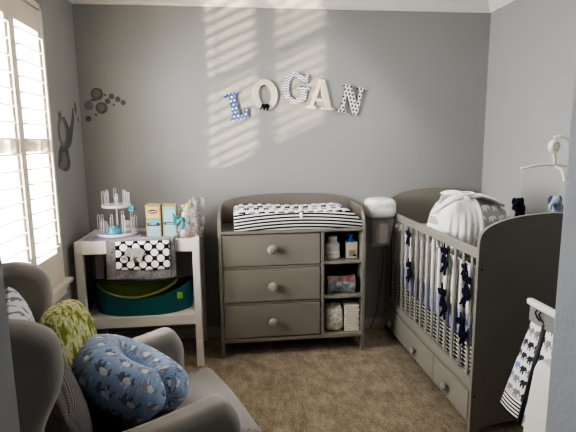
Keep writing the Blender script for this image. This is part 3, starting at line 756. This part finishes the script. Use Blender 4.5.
# ================================================================== CRIB
cr = tag(root('crib', (1.55, 2.77, 0)), 'taupe slatted baby crib with arched ends and two drawers', 'crib')
CX0, CX1, CY0, CY1 = 1.165, 1.937, 2.075, 3.455
def endp(cut=True):
    p = []
    if cut: p += [(CX0, 0), (CX0 + .045, 0)] + [(CX0 + .045 + (CX1 - CX0 - .09) * k / 24, .052 * sin(pi * k / 24) ** .45) for k in range(1, 24)] + [(CX1 - .045, 0), (CX1, 0)]
    hw = (CX1 - CX0) / 2; c0 = (CX0 + CX1) / 2
    p += [(CX1, 0.975)] + [(c0 + hw * cos(pi * k / 40), .975 + .165 * sin(pi * k / 40) ** .62) for k in range(1, 40)] + [(CX0, .975)]
    return p
for y in (CY0 + .012, CY1 - .012):
    o = MB().mesh(curve_mesh([endp()], .012, .003, 2), XZ(y)).build('end_panel', M_cribsh if y < 3 else M_crib, cr)
    m = MB()
    for (x, z) in ((CX0 + .02, .87), (CX0 + .02, .20)):
        m.lathe([(.001,-.0005),(.006,-.0005),(.006,.001),(.001,.001)], (x, CY0 if y < 3 else CY1 - .025, z), 12, axis='y')
    m.build('bolt_hole', M_black, o)
for side_, x in (('front', CX0 + .004), ('back', CX1 - .032)):
    MB().box(x, x + .026, CY0 + .024, CY1 - .024, .918, .965).build('top_rail', M_crib, cr, bevel=.006, seg=3)
    MB().box(x + .002, x + .024, CY0 + .024, CY1 - .024, .232, .285).build('lower_rail', M_crib, cr, bevel=.003)
    for k in range(15):
        y = 2.16 + .0895 * k
        if y > CY1 - .03: continue
        MB().box(x + .007, x + .019, y - .0115, y + .0115, .28, .925).build('slat', M_crib, cr, bevel=.003)
MB().box(CX0 + .03, CX1 - .03, CY0 + .024, CY1 - .024, .04, .055).build('drawer_base', M_cribsh, cr)
m = MB().box(CX0 + .01, CX0 + .024, CY0 + .024, CY1 - .024, .035, .232); m.build('drawer_frame', M_cribsh, cr)
ym = 2.527
for y0, y1, ks in ((CY0 + .028, ym - .003, (2.333,)), (ym + .003, CY1 - .027, (2.803, 3.259))):
    d = MB().box(CX0 - .002, CX0 + .012, y0, y1, .05, .215).build('drawer', M_crib, cr, bevel=.003)
    for yk in ks:
        m = MB().lathe([(.001,.002),(.011,.002),(.011,-.010),(.021,-.015),(.026,-.024),(.022,-.034),(.001,-.038)], (CX0 - .001, yk, .115), 18, axis='x'); m.build('knob', M_knob, d, smooth=True)
MB().box(CX1 - .05, CX1 - .03, CY0 + .024, CY1 - .024, .05, .23).build('back_apron', M_cribsh, cr)

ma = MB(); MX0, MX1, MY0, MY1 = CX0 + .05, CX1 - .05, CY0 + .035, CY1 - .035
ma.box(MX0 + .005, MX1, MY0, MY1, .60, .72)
tag(ma.build('crib_mattress', varied('dark brown mattress', rgb(66,48,38), .08, 20, .9, 60, .3, .004), bevel=.03, seg=4), 'dark brown crib mattress', 'mattress')  # mattress coloured dark brown all over
m = MB().box(MX0 + .02, MX1 - .02, MY0 + .01, MY1 - .01, .585, .600)
m.build('mattress_support', M_cribsh, cr)
# bumper: white padded band over a blue band, navy ties
bu = tag(root('crib_bumper', (1.22, 2.77, .44)), 'white padded crib bumper with blue band and navy ties', 'crib bumper')
M_bump = varied('white quilted cotton', rgb(214,213,210), .04, 20, .9, 50, .5, .006)
def bluemat():
    m, n, b = newmat('blue printed band', None, .85, spec=.1)
    x, y, z = n.sep(n.coord('Object'))
    f = n.m('LESS_THAN', n.m('FRACT', n.m('ADD', n.m('DIVIDE', n.m('ADD', z, n.m('MULTIPLY', n.m('ABSOLUTE', n.m('SUBTRACT', n.m('FRACT', n.m('MULTIPLY', y, 30.0)), .5)), .02)), .014), 20.0)), .3)
    n.put(b.inputs['Base Color'], n.mix(f, rgb(126,136,174), rgb(180,186,208)))
    return m
M_bband = bluemat()
def bump_pad(k0, z0, z1, top):
    def fn(u, v):
        y = 2.115 + (3.415 - 2.115) * u; t = (y - 2.16) / .0895
        puff = abs(sin(pi * (t + .1 * sin(t)))) ** .6
        return (CX0 + .036 + .010 * (1 - puff) + .012 * (1 - sin(pi * min(1, max(0, v))) ** .3 if False else 0), y, z0 + (z1 - z0) * v - (.012 * (1 - puff) if top and v > .99 else 0))
    return fn
MB().grid(bump_pad(0, .585, .862, True), 200, 8).build('white_padding', M_bump, bu, smooth=True, solid=.014)
MB().grid(bump_pad(0, .445, .590, False), 160, 4).build('blue_band', M_bband, bu, smooth=True, solid=.012)
m = MB().grid(lambda u, v: (CX0 + .055 + .66 * u, CY1 - .045 - .006 * abs(sin(28 * u)), .60 + .26 * v), 60, 4); m.build('headboard_padding', M_bump, bu, smooth=True, solid=.012)
def tie(y, z, s=1.0, a=0.0):
    m = MB(); x = CX0 - .004; rnd = random.Random(int(y * 1000 + z * 10))
    def P(dy, dz, dx=0): return (x - dx, y + s * (dy * cos(a) - dz * sin(a)), z + s * (dy * sin(a) + dz * cos(a)))
    m.ball((x - .004, y, z), .013 * s, 7)
    for q in (-1, 1):
        m.tube([P(0, 0), P(q * .018, .020, .006), P(q * .034, .018, .008), P(q * .030, -.004, .006), P(0, 0)], [.006, .010, .010, .009, .005], 7, flat=.8)
        m.tube([P(0, 0), P(q * .012, -.030, .005), P(q * .020 + rnd.uniform(-.01, .01), -.062, .006), P(q * .024, -.078 + rnd.uniform(-.01, .01), .006)], [.007, .010, .012, .010], 7, flat=.5)
    m.tube([P(0, 0), P(.0, .03, .004), P(.004, .055, .003)], [.007, .009, .005], 7, flat=.6)
    m.build('tie', M_navy, bu, smooth=True)
for y, z, s, a in ((2.968,.868,.9,.1),(2.945,.660,1.0,-.3),(2.935,.60,.7,.5),(2.428,.878,.9,0),(2.412,.812,.8,.3),(2.43,.635,1.1,-.1),(2.40,.56,.9,.2),(2.160,.79,1.0,0),(2.19,.845,.6,.3),(2.165,.71,.9,.4),(2.20,.55,1.0,-.2),(2.165,.50,.8,.2)):
    tie(y, z, s, a)
m = MB().grid(lambda u, v: (CX0 + .040 + .006 * sin(90 * u) * (1 - v), 2.105 + 1.31 * u, .075 + .40 * v), 160, 6)
tag(m.build('crib_skirt', stripes('black white stripe cotton', rgb(222,221,218), rgb(14,14,16), 2, .0235), smooth=True, solid=.004), 'black and white striped crib skirt hanging behind the crib slats', 'crib skirt')

# nursing lounger on the mattress
M_lel = elephants('grey with white elephants', rgb(160,159,155), [rgb(228,227,222)], 15, 16, 'Object', axes=(0, 2), big=1.02, wob=.0, bscale=12)
lc = Vector((1.435, 2.72, .935))
tilt = Matrix.Rotation(R(-12), 4, 'Y') @ Matrix.Rotation(R(-14), 4, 'X')
def fn(u, v):
    a = 2 * pi * v; p = -pi / 2 + pi * u
    c1 = abs(cos(p)) ** .75; ca = abs(cos(a)) ** .8 * (1 if cos(a) > 0 else -1); sa = abs(sin(a)) ** .8 * (1 if sin(a) > 0 else -1)
    q = Vector((.238 * c1 * ca, .185 * c1 * sa, .238 * abs(sin(p)) ** .85 * (1 if sin(p) > 0 else -1)))
    q *= 1 + .012 * sin(9 * a) * c1
    q = Matrix.Rotation(R(7), 4, 'Y') @ q
    return (lc + q) if True else q
m = MB().grid(fn, 28, 48, cv=True)
lou = m.build('nursing_pillow', M_lel, smooth=True)
tag(lou, 'grey pillow with white elephants propped inside the crib', 'pillow')
# white dress draped over it
M_dress = varied('white cotton knit', rgb(228,224,224), .03, 25, .9, 70, .35, .005, sheen=.2)
dre = tag(root('baby_dress', (1.42, 2.55, 1.0)), 'white long-sleeved baby dress draped over the elephant pillow', 'dress')
def onp(x, z, off):          # front surface of the pillow at (x, z)
    q = Matrix.Rotation(R(-7), 4, 'Y') @ Vector((x - lc.x, 0, z - lc.z))
    k = 1 - abs(q.x / .238) ** 2.3 - abs(q.z / .238) ** 2.3
    y = lc.y - .185 * max(k, 0.0) ** .42
    return Vector((x, y - off, z))
def skirt(u, v):             # u across, v down from yoke
    w_ = .082 + .040 * v ** .7; x = 1.318 - .004 * v + (u - .5) * 2 * w_; z = 1.165 - .31 * v + .010 * cos(3 * (u - .5))
    off = .030 + .0042 * sin(u * 40 + 2 * v) * min(1, v * 2.0) + .004 * sin(u * 13 + 1) + .02 * (1 - v)
    return onp(x, z, off)
m = MB().grid(skirt, 60, 30); m.build('skirt', M_dress, dre, smooth=True, solid=.006)
def bodice(u, v):
    P0 = skirt(u, .0); b_ = (v * pi / 2); w_ = 2 * u - 1
    return Vector((1.340 + (P0.x - 1.318) * (1 - .12 * v), P0.y + .085 * (1 - cos(b_)), 1.165 + (P0.z - 1.165) * (1 - v) + (.022 - .016 * w_ * w_) * sin(b_))) if v > 0 else P0
MB().grid(bodice, 30, 14).build('bodice', M_dress, dre, smooth=True, solid=.006)
ring_ = [(1.362 + .042 * cos(2 * pi * k / 28), 2.60 + .03 * sin(2 * pi * k / 28), 1.184 + .004 * sin(2 * pi * k / 28)) for k in range(29)]
MB().tube(ring_, .007, 8, cap=False).build('collar', M_dress, dre, smooth=True)
m = MB().tube([(1.31, 2.585, 1.165), (1.25, 2.560, 1.155), (1.19, 2.54, 1.125), (1.125, 2.53, 1.085)], [.036, .030, .025, .019], 14, flat=.5); m.build('sleeve', M_dress, dre, smooth=True)
m = MB().tube([(1.375, 2.60, 1.165), (1.45, 2.60, 1.168), (1.53, 2.59, 1.142), (1.595, 2.60, 1.108)], [.036, .029, .022, .018], 14, flat=.5); m.build('sleeve', M_dress, dre, smooth=True)

# ================================================================== MOBILE
mo = tag(root('crib_mobile', (1.925, 2.5, .96)), 'ivory crib mobile with round music box above the crib', 'crib mobile')
my = 2.5
m = MB().tube([(1.92, my, .93), (1.935, my, 1.1), (1.932, my, 1.35), (1.925, my, 1.47), (1.905, my, 1.502), (1.87, my, 1.51), (1.835, my, 1.507)], .009, 10); m.build('arm', M_ivory, mo, smooth=True)
MB().box(1.90, 1.94, my - .03, my + .03, .90, .98).build('clamp', M_ivory, mo, bevel=.006)
m = MB().lathe([(.001,-.018),(.026,-.018),(.037,-.013),(.040,0),(.037,.014),(.001,.016)], (1.824, my, 1.455), 28, axis='y', sx=.82); mb_ = m.build('music_box', M_ivory, mo, smooth=True)
m = MB().lathe([(.018,-.0195),(.021,-.022),(.024,-.0195)], (1.824, my, 1.455), 28, axis='y', sx=.82); m.build('ring', varied('tan ring', rgb(176,164,150), .05, 8, .5), mb_, smooth=True)
MB().tube([(1.826, my, 1.495), (1.828, my, 1.515)], .008, 8).build('upper_stem', M_ivory, mo, smooth=True)
m = MB().tube([(1.826, my, 1.412), (1.834, my, 1.385), (1.838, my, 1.345)], [.010, .008, .010], 10); m.ball((1.829, my, 1.400), .012, 8); m.build('stem', M_ivory, mo, smooth=True)
hub = Vector((1.838, my, 1.345))
for name_, pts_ in (('hanger_arm', [hub, (1.76, my - .01, 1.352), (1.68, my - .02, 1.345), (1.622, my - .02, 1.332)]), ('hanger_arm', [hub, (1.815, my - .09, 1.325), (1.775, my - .17, 1.275)]), ('hanger_arm', [hub, (1.88, my + .02, 1.348), (1.925, my + .03, 1.34)])):
    m = MB().tube(pts_, .006, 8); m.ball(pts_[-1], .009, 7); m.build(name_, M_ivory, mo, smooth=True)
def plush(c_, s, body, ear, label, flip=1, line_top=None):
    r = tag(root('plush_elephant', c_), label, 'toy', 'elephants hanging on the mobile'); c_ = Vector(c_)
    m = MB(); m.ball(c_ + Vector((0, 0, -.010 * s)), .030 * s, 10, 1.0, .9, 1.15)
    m.ball(c_ + Vector((-.018 * flip * s, -.012, .026 * s)), .024 * s, 10)
    m.tube([c_ + Vector((-.034 * flip * s, -.02, .022 * s)), c_ + Vector((-.048 * flip * s, -.022, .004 * s)), c_ + Vector((-.05 * flip * s, -.022, -.014 * s))], [.011 * s, .009 * s, .007 * s], 8)
    for q in (-1, 1): m.tube([c_ + Vector((q * .014 * s, -.006, -.03 * s)), c_ + Vector((q * .018 * s, -.006, -.056 * s))], [.013 * s, .012 * s], 8)
    m.build('body', body, r, smooth=True)
    for q in (-1, 1): m = MB().ball(c_ + Vector((-.018 * flip * s + q * .022 * s, -.008, .030 * s)), .018 * s, 8, .8, .35, 1.2); m.build('ear', ear, r, smooth=True)
    if line_top:
        m = MB().tube([c_ + Vector((0, 0, .045 * s)), line_top], .0008, 5); m.build('cord', M_ivory, r, smooth=True)
M_gpl = varied('grey blue plush', rgb(146,158,180), .1, 60, .95); M_gpd = varied('slate plush', rgb(78,84,102), .1, 60, .95)
plush((1.626, my - .02, 1.115), 1.05, M_navy, M_navy, 'navy plush elephant hanging from the long mobile arm', 1, (1.622, my - .02, 1.332))
plush((1.745, my - .17, 1.135), 1.15, M_gpl, M_gpd, 'grey-blue plush elephant with dark ears hanging from mobile', 1, (1.775, my - .17, 1.275))

# ================================================================== WING CHAIR
ang = math.atan2(.38, .925)
ch = tag(root('wing_armchair', (-.648, 1.577, 0), ang), 'taupe grey upholstered wing armchair in front of the window', 'armchair')
def YZl(y0): return Matrix(((1,0,0,0),(0,0,-1,y0),(0,1,0,0),(0,0,0,1)))
def cyl_pt(pts, n=6, r=.04):
    """round the corners of an outline"""
    out = []; k = len(pts)
    for i in range(k):
        p0, p, p1 = Vector(pts[i - 1][:2]), Vector(pts[i][:2]), Vector(pts[(i + 1) % k][:2]); rr = pts[i][2] if len(pts[i]) > 2 else r
        a = (p0 - p); b = (p1 - p); d = min(rr, a.length * .45, b.length * .45)
        A = p + a.normalized() * d; B = p + b.normalized() * d
        for j in range(n + 1):
            t = j / n; out.append(tuple(A * (1 - t) ** 2 + p * 2 * t * (1 - t) + B * t * t))
    return out
def local_mesh(me, M, name, mat=None, par=None, smooth=True): return MB().mesh(me, M).build(name, mat or M_chair, par or ch, local=True, smooth=smooth)
arm_o = cyl_pt([(-.27,.09,.02),(.54,.09,.02),(.55,.58,.10),(.50,.662,.08),(.40,.642,.1),(.20,.615,.1),(-.27,.60,.02)])
wing_o = cyl_pt([(-.27,.55,.02),(.02,.57,.05),(-.045,.70,.10),(.036,.86,.14),(.028,.99,.14),(-.06,1.045,.10),(-.27,1.04,.05)], 8)
for s_ in (-1, 1):
    local_mesh(curve_mesh([arm_o], .062, .045, 6), YZl(s_ * .335), 'arm')
    local_mesh(curve_mesh([wing_o], .050, .042, 6), YZl(s_ * .350), 'wing')
back_o = cyl_pt([(-.25,.20,.02),(-.12,.20,.02),(-.17,.60,.2),(-.20,1.02,.04),(-.275,1.03,.04)])
local_mesh(curve_mesh([back_o], .39, .035, 6), YZl(0), 'backrest')
bc = cyl_pt([(-.16,.50,.04),(-.06,.50,.05),(-.11,.70,.3),(-.15,.99,.05),(-.21,.99,.02)])
local_mesh(curve_mesh([bc], .285, .030, 6), YZl(0), 'back_cushion')
MB().box(-.28, .55, -.30, .30, .09, .34).build('seat_base', M_chair, ch, local=True, bevel=.02, seg=3)
tc = cyl_pt([(-.16,-.265,.03),(.57,-.265,.01),(.585,-.31,.03),(.665,-.305,.07),(.68,0,.3),(.665,.285,.07),(.585,.29,.03),(.57,.265,.01),(-.16,.265,.03)])
local_mesh(curve_mesh([tc], .07, .035, 6), Matrix.Translation((0, 0, .39)), 'seat_cushion')
sc_ = ch.children[-1]
for zz in (.446, .334):
    P_ = [(x * 1.0, y * 1.0, zz) for x, y in tc]; P_ = [(x - (.012 if x > .3 else -.012), y * .965, z) for x, y, z in P_]
    m = MB().tube(P_ + [P_[0]], .006, 8, cap=False); m.build('piping', M_chpip, sc_, local=True, smooth=True)
m = MB()
for x in (-.2, .45):
    for y in (-.26, .26): m.lathe([(.02,0),(.028,.09),(.03,.10)], (x, y, 0), 12)
m.build('foot', M_wood, ch, local=True, smooth=True) if False else None
for x in (-.2, .45):
    for y in (-.26, .26): MB().lathe([(.001,0),(.02,0),(.028,.09),(.001,.10)], (x, y, 0), 12).build('foot', M_wood, ch, local=True, smooth=True)

CH = W[ch]
def cushion(w, h, t, n=26, puff=.5, pinch=.10):
    m = MB()
    for sg in (1, -1):
        def fn(u, v, sg=sg):
            x = 2 * u - 1; y = 2 * v - 1
            k = max(0, (1 - abs(x) ** 2.6)) ** puff * max(0, (1 - abs(y) ** 2.6)) ** puff
            px_ = x * (1 - pinch * (1 - y * y) * abs(x) ** 2 * .5); py_ = y * (1 - pinch * (1 - x * x) * abs(y) ** 2 * .5)
            return Vector((px_ * w / 2, py_ * h / 2, sg * t / 2 * k))
        m.grid(fn, n, n)
    return m
# green pillow (leans against the far wing)
def leaf():
    m, n, b = newmat('green leaf print', None, .9, spec=.1)
    mp = n.n('ShaderNodeMapping'); n.put(mp.inputs[0], n.coord('Object')); mp.inputs['Scale'].default_value = (1.5, 1.5, .42); mp.inputs['Rotation'].default_value = (0, .3, 0)
    f = n.noise(mp.outputs[0], 34.0, 3.0, .6)
    n.put(b.inputs['Base Color'], n.ramp(f, [(.40, rgb(120,128,58)), (.47, rgb(160,162,96)), (.53, rgb(218,216,180)), (.62, rgb(158,160,92))]))
    return m
g = cushion(.30, .40, .15, puff=.35)
g.xf(CH @ Matrix.Translation((.045, .215, .70)) @ Matrix.Rotation(R(-8), 4, 'Y') @ Matrix.Rotation(R(60), 4, 'Z') @ Matrix.Rotation(R(90), 4, 'X'))
def place_cushion(g, name, mat, label, M, cat='cushion', pipe=None, w=.3, h=.4, t_=None):
    g.xf(M); o = g.build(name, mat, smooth=True); tag(o, label, cat); return o
g = MB()
def fn(u, v):
    a = 2 * pi * v; p = -pi / 2 + pi * u; c1 = abs(cos(p)) ** .6
    ca = abs(cos(a)) ** .8 * (1 if cos(a) > 0 else -1); sa = abs(sin(a)) ** .8 * (1 if sin(a) > 0 else -1)
    w_ = 1 + .015 * sin(11 * a) * c1
    return Vector((.075 * c1 * ca * w_, .15 * c1 * sa * w_, .21 * abs(sin(p)) ** .8 * (1 if sin(p) > 0 else -1)))
g.grid(fn, 28, 48, cv=True)
M_ = CH @ Matrix.Translation((.075, .175, .69)) @ Matrix.Rotation(R(-30), 4, 'Z') @ Matrix.Rotation(R(-8), 4, 'Y')
M_leaf = leaf()
place_cushion(g, 'throw_pillow', M_leaf, 'green and cream leaf-print pillow leaning in the armchair by the far wing', M_)
# grey knitted pillow
def knit():
    m, n, b = newmat('grey ribbed knit', None, .95, spec=.1, sheen=.3)
    u, v, _ = n.sep(n.coord('UV'))
    f = n.m('ABSOLUTE', n.m('SINE', n.m('MULTIPLY', u, 110.0))); g_ = n.m('ABSOLUTE', n.m('SINE', n.m('MULTIPLY', v, 140.0)))
    k = n.m('ADD', n.m('MULTIPLY', f, .7), n.m('MULTIPLY', g_, .3))
    n.put(b.inputs['Base Color'], n.mix(k, rgb(74,70,68), rgb(112,107,103)))
    n.put(b.inputs['Normal'], n.bump(k, .8, .006))
    return m
g = cushion(.42, .42, .16, puff=.42)
M_ = CH @ Matrix.Translation((-.0, -.04, .655)) @ Matrix.Rotation(R(8), 4, 'Z') @ Matrix.Rotation(R(-16), 4, 'Y') @ Matrix.Rotation(R(90), 4, 'Y') @ Matrix.Rotation(R(32), 4, 'Z')
place_cushion(g, 'throw_pillow', knit(), 'dark grey ribbed knit pillow behind the blue nursing pillow', M_)
# pale patterned pillow against the back rest
M_pat = elephants('pale grey print', rgb(206,208,214), [rgb(112,116,128)], 7, 7, 'UV', big=1.0, wob=.2)
g = cushion(.30, .34, .12, puff=.42)
M_ = CH @ Matrix.Translation((-.085, .06, .82)) @ Matrix.Rotation(R(-8), 4, 'Y') @ Matrix.Rotation(R(90), 4, 'Y') @ Matrix.Rotation(R(10), 4, 'Z')
place_cushion(g, 'throw_pillow', M_pat, 'pale grey printed pillow between the two wings of the armchair', M_)

# blue nursing pillow (horseshoe)
M_blue_e = elephants('blue with grey elephants', rgb(116,142,184), [rgb(88,98,122), rgb(196,202,212), rgb(134,130,138), rgb(176,190,214)], 5.5*1.6, 5, 'UV', big=1.0, wob=.12, bscale=14)
def bopmat():
    m, n, b = newmat('blue elephant print', None, .9, spec=.1, sheen=.2)
    u, v, _ = n.sep(n.coord('UV'))
    nz = n.n('ShaderNodeTexNoise'); n.put(nz.inputs['Vector'], n.coord('UV')); nz.inputs['Scale'].default_value = 14
    s = n.sep(nz.outputs[1])
    U = n.m('ADD', n.m('MULTIPLY', u, 13.0), n.m('MULTIPLY', s[0], .5)); V = n.m('ADD', n.m('MULTIPLY', v, 9.0), n.m('MULTIPLY', s[1], .5))
    tu, tv, rnd = tile(n, n.comb(U, V, 0.0), 1.0, 1.0)
    bodyc = n.ramp(rnd, [(.3, rgb(98,104,122)), (.5, rgb(148,144,150)), (.8, rgb(84,98,130))])
    c1 = n.mix(ellipses_mask(n, tu, tv, ELE), rgb(142,162,196), bodyc)
    c2 = n.mix(ellipses_mask(n, tu, tv, [(.60,.60,.17,.19)]), c1, rgb(206,208,212))
    x = n.mix(n.m('GREATER_THAN', n.noise(n.comb(n.m('MULTIPLY', u, 60.0), n.m('MULTIPLY', v, 14.0), 0.0), 1.0, 3.0), .64), c2, rgb(176,192,222))
    n.put(b.inputs['Base Color'], x)
    n.put(b.inputs['Normal'], n.bump(n.noise(n.comb(n.m('MULTIPLY', u, 46.0), n.m('MULTIPLY', v, 5.0), 0.0), 1.0, 3.0), .7, .02))
    return m
pts = []; rad = []; N_ = 72
for k in range(N_ + 1):
    t = k / N_; a = R(15 + 330 * t)
    pts.append(Vector((.168 * cos(a), .102 * sin(a) * (1 - .15 * max(0, cos(a))), 0)))
    e_ = min(t, 1 - t); r = .094 * min(1, (e_ / .10 + .003)) ** .5 * (1 + .10 * max(0, -cos(a)))
    rad.append(max(r, .008))
m = MB().tube(pts, rad, 28)
e1 = Vector((.32, -.44, -.14)).normalized(); e2 = Vector((.80, .50, -.34)); e2 = (e2 - e1 * e2.dot(e1)).normalized(); e3 = e1.cross(e2)
FR = Matrix(((e1.x, e2.x, e3.x, .275), (e1.y, e2.y, e3.y, .035), (e1.z, e2.z, e3.z, .605), (0, 0, 0, 1)))
m.xf(CH @ FR)
tag(m.build('nursing_pillow', bopmat(), smooth=True), 'blue horseshoe nursing pillow with elephant print on the armchair seat', 'pillow')

# ================================================================== FRONT RIGHT: stand, hanging stacker, pail
st_ = tag(root('hanging_rail', (1.23, 1.45, 0)), 'slim white hanging rail with grey board below it near doorway', 'rail')
MB().box(1.215, 1.243, 1.15, 1.765, .806, .832).build('top_rail', M_white, st_, bevel=.007, seg=3)
MB().box(1.226, 1.238, 1.16, 1.755, .735, .808).build('backing_board', varied('grey rim', rgb(120,119,118), .03, 8, .5), st_, bevel=.003)
MB().box(1.222, 1.240, 1.38, 1.42, .012, .806).build('post', M_white, st_, bevel=.004)
MB().box(1.215, 1.243, 1.18, 1.56, 0, .02).build('foot_rail', M_white, st_, bevel=.005)
M_stk = elephants('white with elephants', rgb(224,224,226), [rgb(26,26,40), rgb(106,126,186), rgb(128,124,120), rgb(34,34,50)], 2.6, 6.5, 'UV', big=1.25)
M_stkb = stripes('black white stripe', rgb(224,223,220), rgb(16,16,18), 1, .2, kind='UV', wob=0)
sk = tag(root('nappy_stacker', (1.25, 1.74, .25)), 'hanging nappy stacker in elephant print with striped hem', 'nappy stacker')
def face(yt0, yt1, yb0, yb1, z0, z1, x, dx=0.0):
    def fn(u, v):
        k = (z0 + (z1 - z0) * v - .25) / (.755 - .25)
        ya = yb0 + (yt0 - yb0) * k; yb_ = yb1 + (yt1 - yb1) * k
        return (x + dx * u + .008 * sin(pi * u) * -1 + .02 * (1 - k) * -.3, ya + (yb_ - ya) * u, z0 + (z1 - z0) * v)
    return fn
MB().grid(face(1.742, 1.665, 1.928, 1.772, .345, .755, 1.238), 10, 14).build('elephant_panel', M_stk, sk, smooth=True, solid=.004)
MB().grid(face(1.742, 1.665, 1.928, 1.772, .25, .345, 1.238), 10, 6).build('striped_hem', M_stkb, sk, smooth=True, solid=.004)
MB().grid(face(1.650, 1.56, 1.765, 1.60, .25, .755, 1.238), 10, 14).build('elephant_panel', M_stk, sk, smooth=True, solid=.004)
m = MB().tube([(1.236, 1.659, .755), (1.234, 1.715, .50), (1.228, 1.768, .25)], .013, 8); m.build('black_piping', M_black, sk, smooth=True)
MB().grid(face(1.742, 1.60, 1.928, 1.62, .26, .75, 1.258), 4, 4).build('back_panel', M_navy, sk, smooth=True, solid=.004)
for y_ in (1.70, 1.675):
    m = MB().tube([(1.222, y_, .80), (1.214, y_, .79), (1.218, y_ - .01, .77), (1.238, y_ - .018, .745)], .0035, 8); m.build('hook', M_black, sk, smooth=True)
# pail
pa = tag(root('nappy_pail', (1.13, 1.42, 0)), 'white nappy pail with flared sides just beyond the door jamb', 'pail')
M_pail = varied('cream white plastic', rgb(214,210,202), .02, 6, .35)
def fn(u, v):
    a = 2 * pi * v; c_ = abs(cos(a)) ** .35 * (1 if cos(a) > 0 else -1); s_ = abs(sin(a)) ** .35 * (1 if sin(a) > 0 else -1)
    pr = [(0.001, 0), (.180, 0), (.185, .02), (.172, .30), (.158, .55), (.148, .66), (.140, .69), (.125, .70), (.118, .694), (.001, .694)]
    r, z = pr[int(round(u * 9))]
    return (1.20 + (r - .05) * c_ - .035, 1.42 + (r - .05) * .8 * s_ , z)
MB().grid(fn, 9, 48, cv=True).build('bin', M_pail, pa, smooth=True)
MB().lathe([(.001,.694),(.07,.694),(.07,.699),(.06,.703),(.001,.703)], (1.165, 1.42, 0), 32, sx=.85, sy=.65).build('lid', M_plas, pa, smooth=True)

# ================================================================== LIGHT
def area(name, loc, target, sx, sy, power, col):
    l = bpy.data.lights.new(name, 'AREA'); l.shape = 'RECTANGLE'; l.size = sx; l.size_y = sy; l.energy = power; l.color = col
    o = bpy.data.objects.new(name, l); COL.objects.link(o); o.location = loc
    o.rotation_euler = (Vector(target) - Vector(loc)).to_track_quat('-Z', 'Y').to_euler(); return o
area('window_daylight', (-1.75, 2.45, 1.75), (.6, 2.45, 1.0), 1.5, 2.0, 165, (1.0, .985, .96))
area('hall_fill_light', (-1.35, .22, 1.5), (.5, .6, 1.2), .35, 1.3, 3.6, (.92, .96, 1.0))  # added fill lamp to brighten the right door jamb; no window stands there
area('bounce_fill', (1.3, 2.5, 2.3), (-.4, 1.75, .5), 1.0, 1.0, 6, (1.0, .97, .92))  # added fill lamp standing in for bounced light on the armchair
s = bpy.data.lights.new('reflected_sun', 'SUN'); s.energy = 3.2; s.angle = R(1.4); s.color = (1.0, .82, .58)
so = bpy.data.objects.new('reflected_sun', s); COL.objects.link(so)
so.rotation_euler = Vector((1, .77, .45)).to_track_quat('-Z', 'Y').to_euler()
wd = bpy.data.worlds.new('sky'); wd.use_nodes = True; scn.world = wd
bg = wd.node_tree.nodes['Background']; bg.inputs[0].default_value = (.95, .97, 1.0, 1); bg.inputs[1].default_value = 5.0

# ================================================================== CAMERA
f_, p_, y_, r_, h_ = 463.8677, 0.156598, 0.11277, -0.0104398, 1.49188
cam = bpy.data.cameras.new('camera'); co_ = bpy.data.objects.new('camera', cam); COL.objects.link(co_)
fw = Vector((sin(y_) * cos(p_), cos(y_) * cos(p_), -sin(p_))); R0 = Vector((cos(y_), -sin(y_), 0)); U0 = R0.cross(fw)
rt = R0 * cos(r_) + U0 * sin(r_); up = U0 * cos(r_) - R0 * sin(r_)
co_.matrix_world = Matrix(((rt.x, up.x, -fw.x, 0), (rt.y, up.y, -fw.y, 0), (rt.z, up.z, -fw.z, h_), (0, 0, 0, 1)))
cam.sensor_width = 36; cam.sensor_fit = 'HORIZONTAL'; cam.lens = f_ / 576 * 36; cam.clip_start = .02
scn.camera = co_
scn.view_settings.view_transform = 'AgX'
scn.view_settings.look = 'AgX - Medium High Contrast'
scn.view_settings.exposure = 1.8
scn.cycles.use_denoising = True
scn.cycles.max_bounces = 8; scn.cycles.transparent_max_bounces = 16
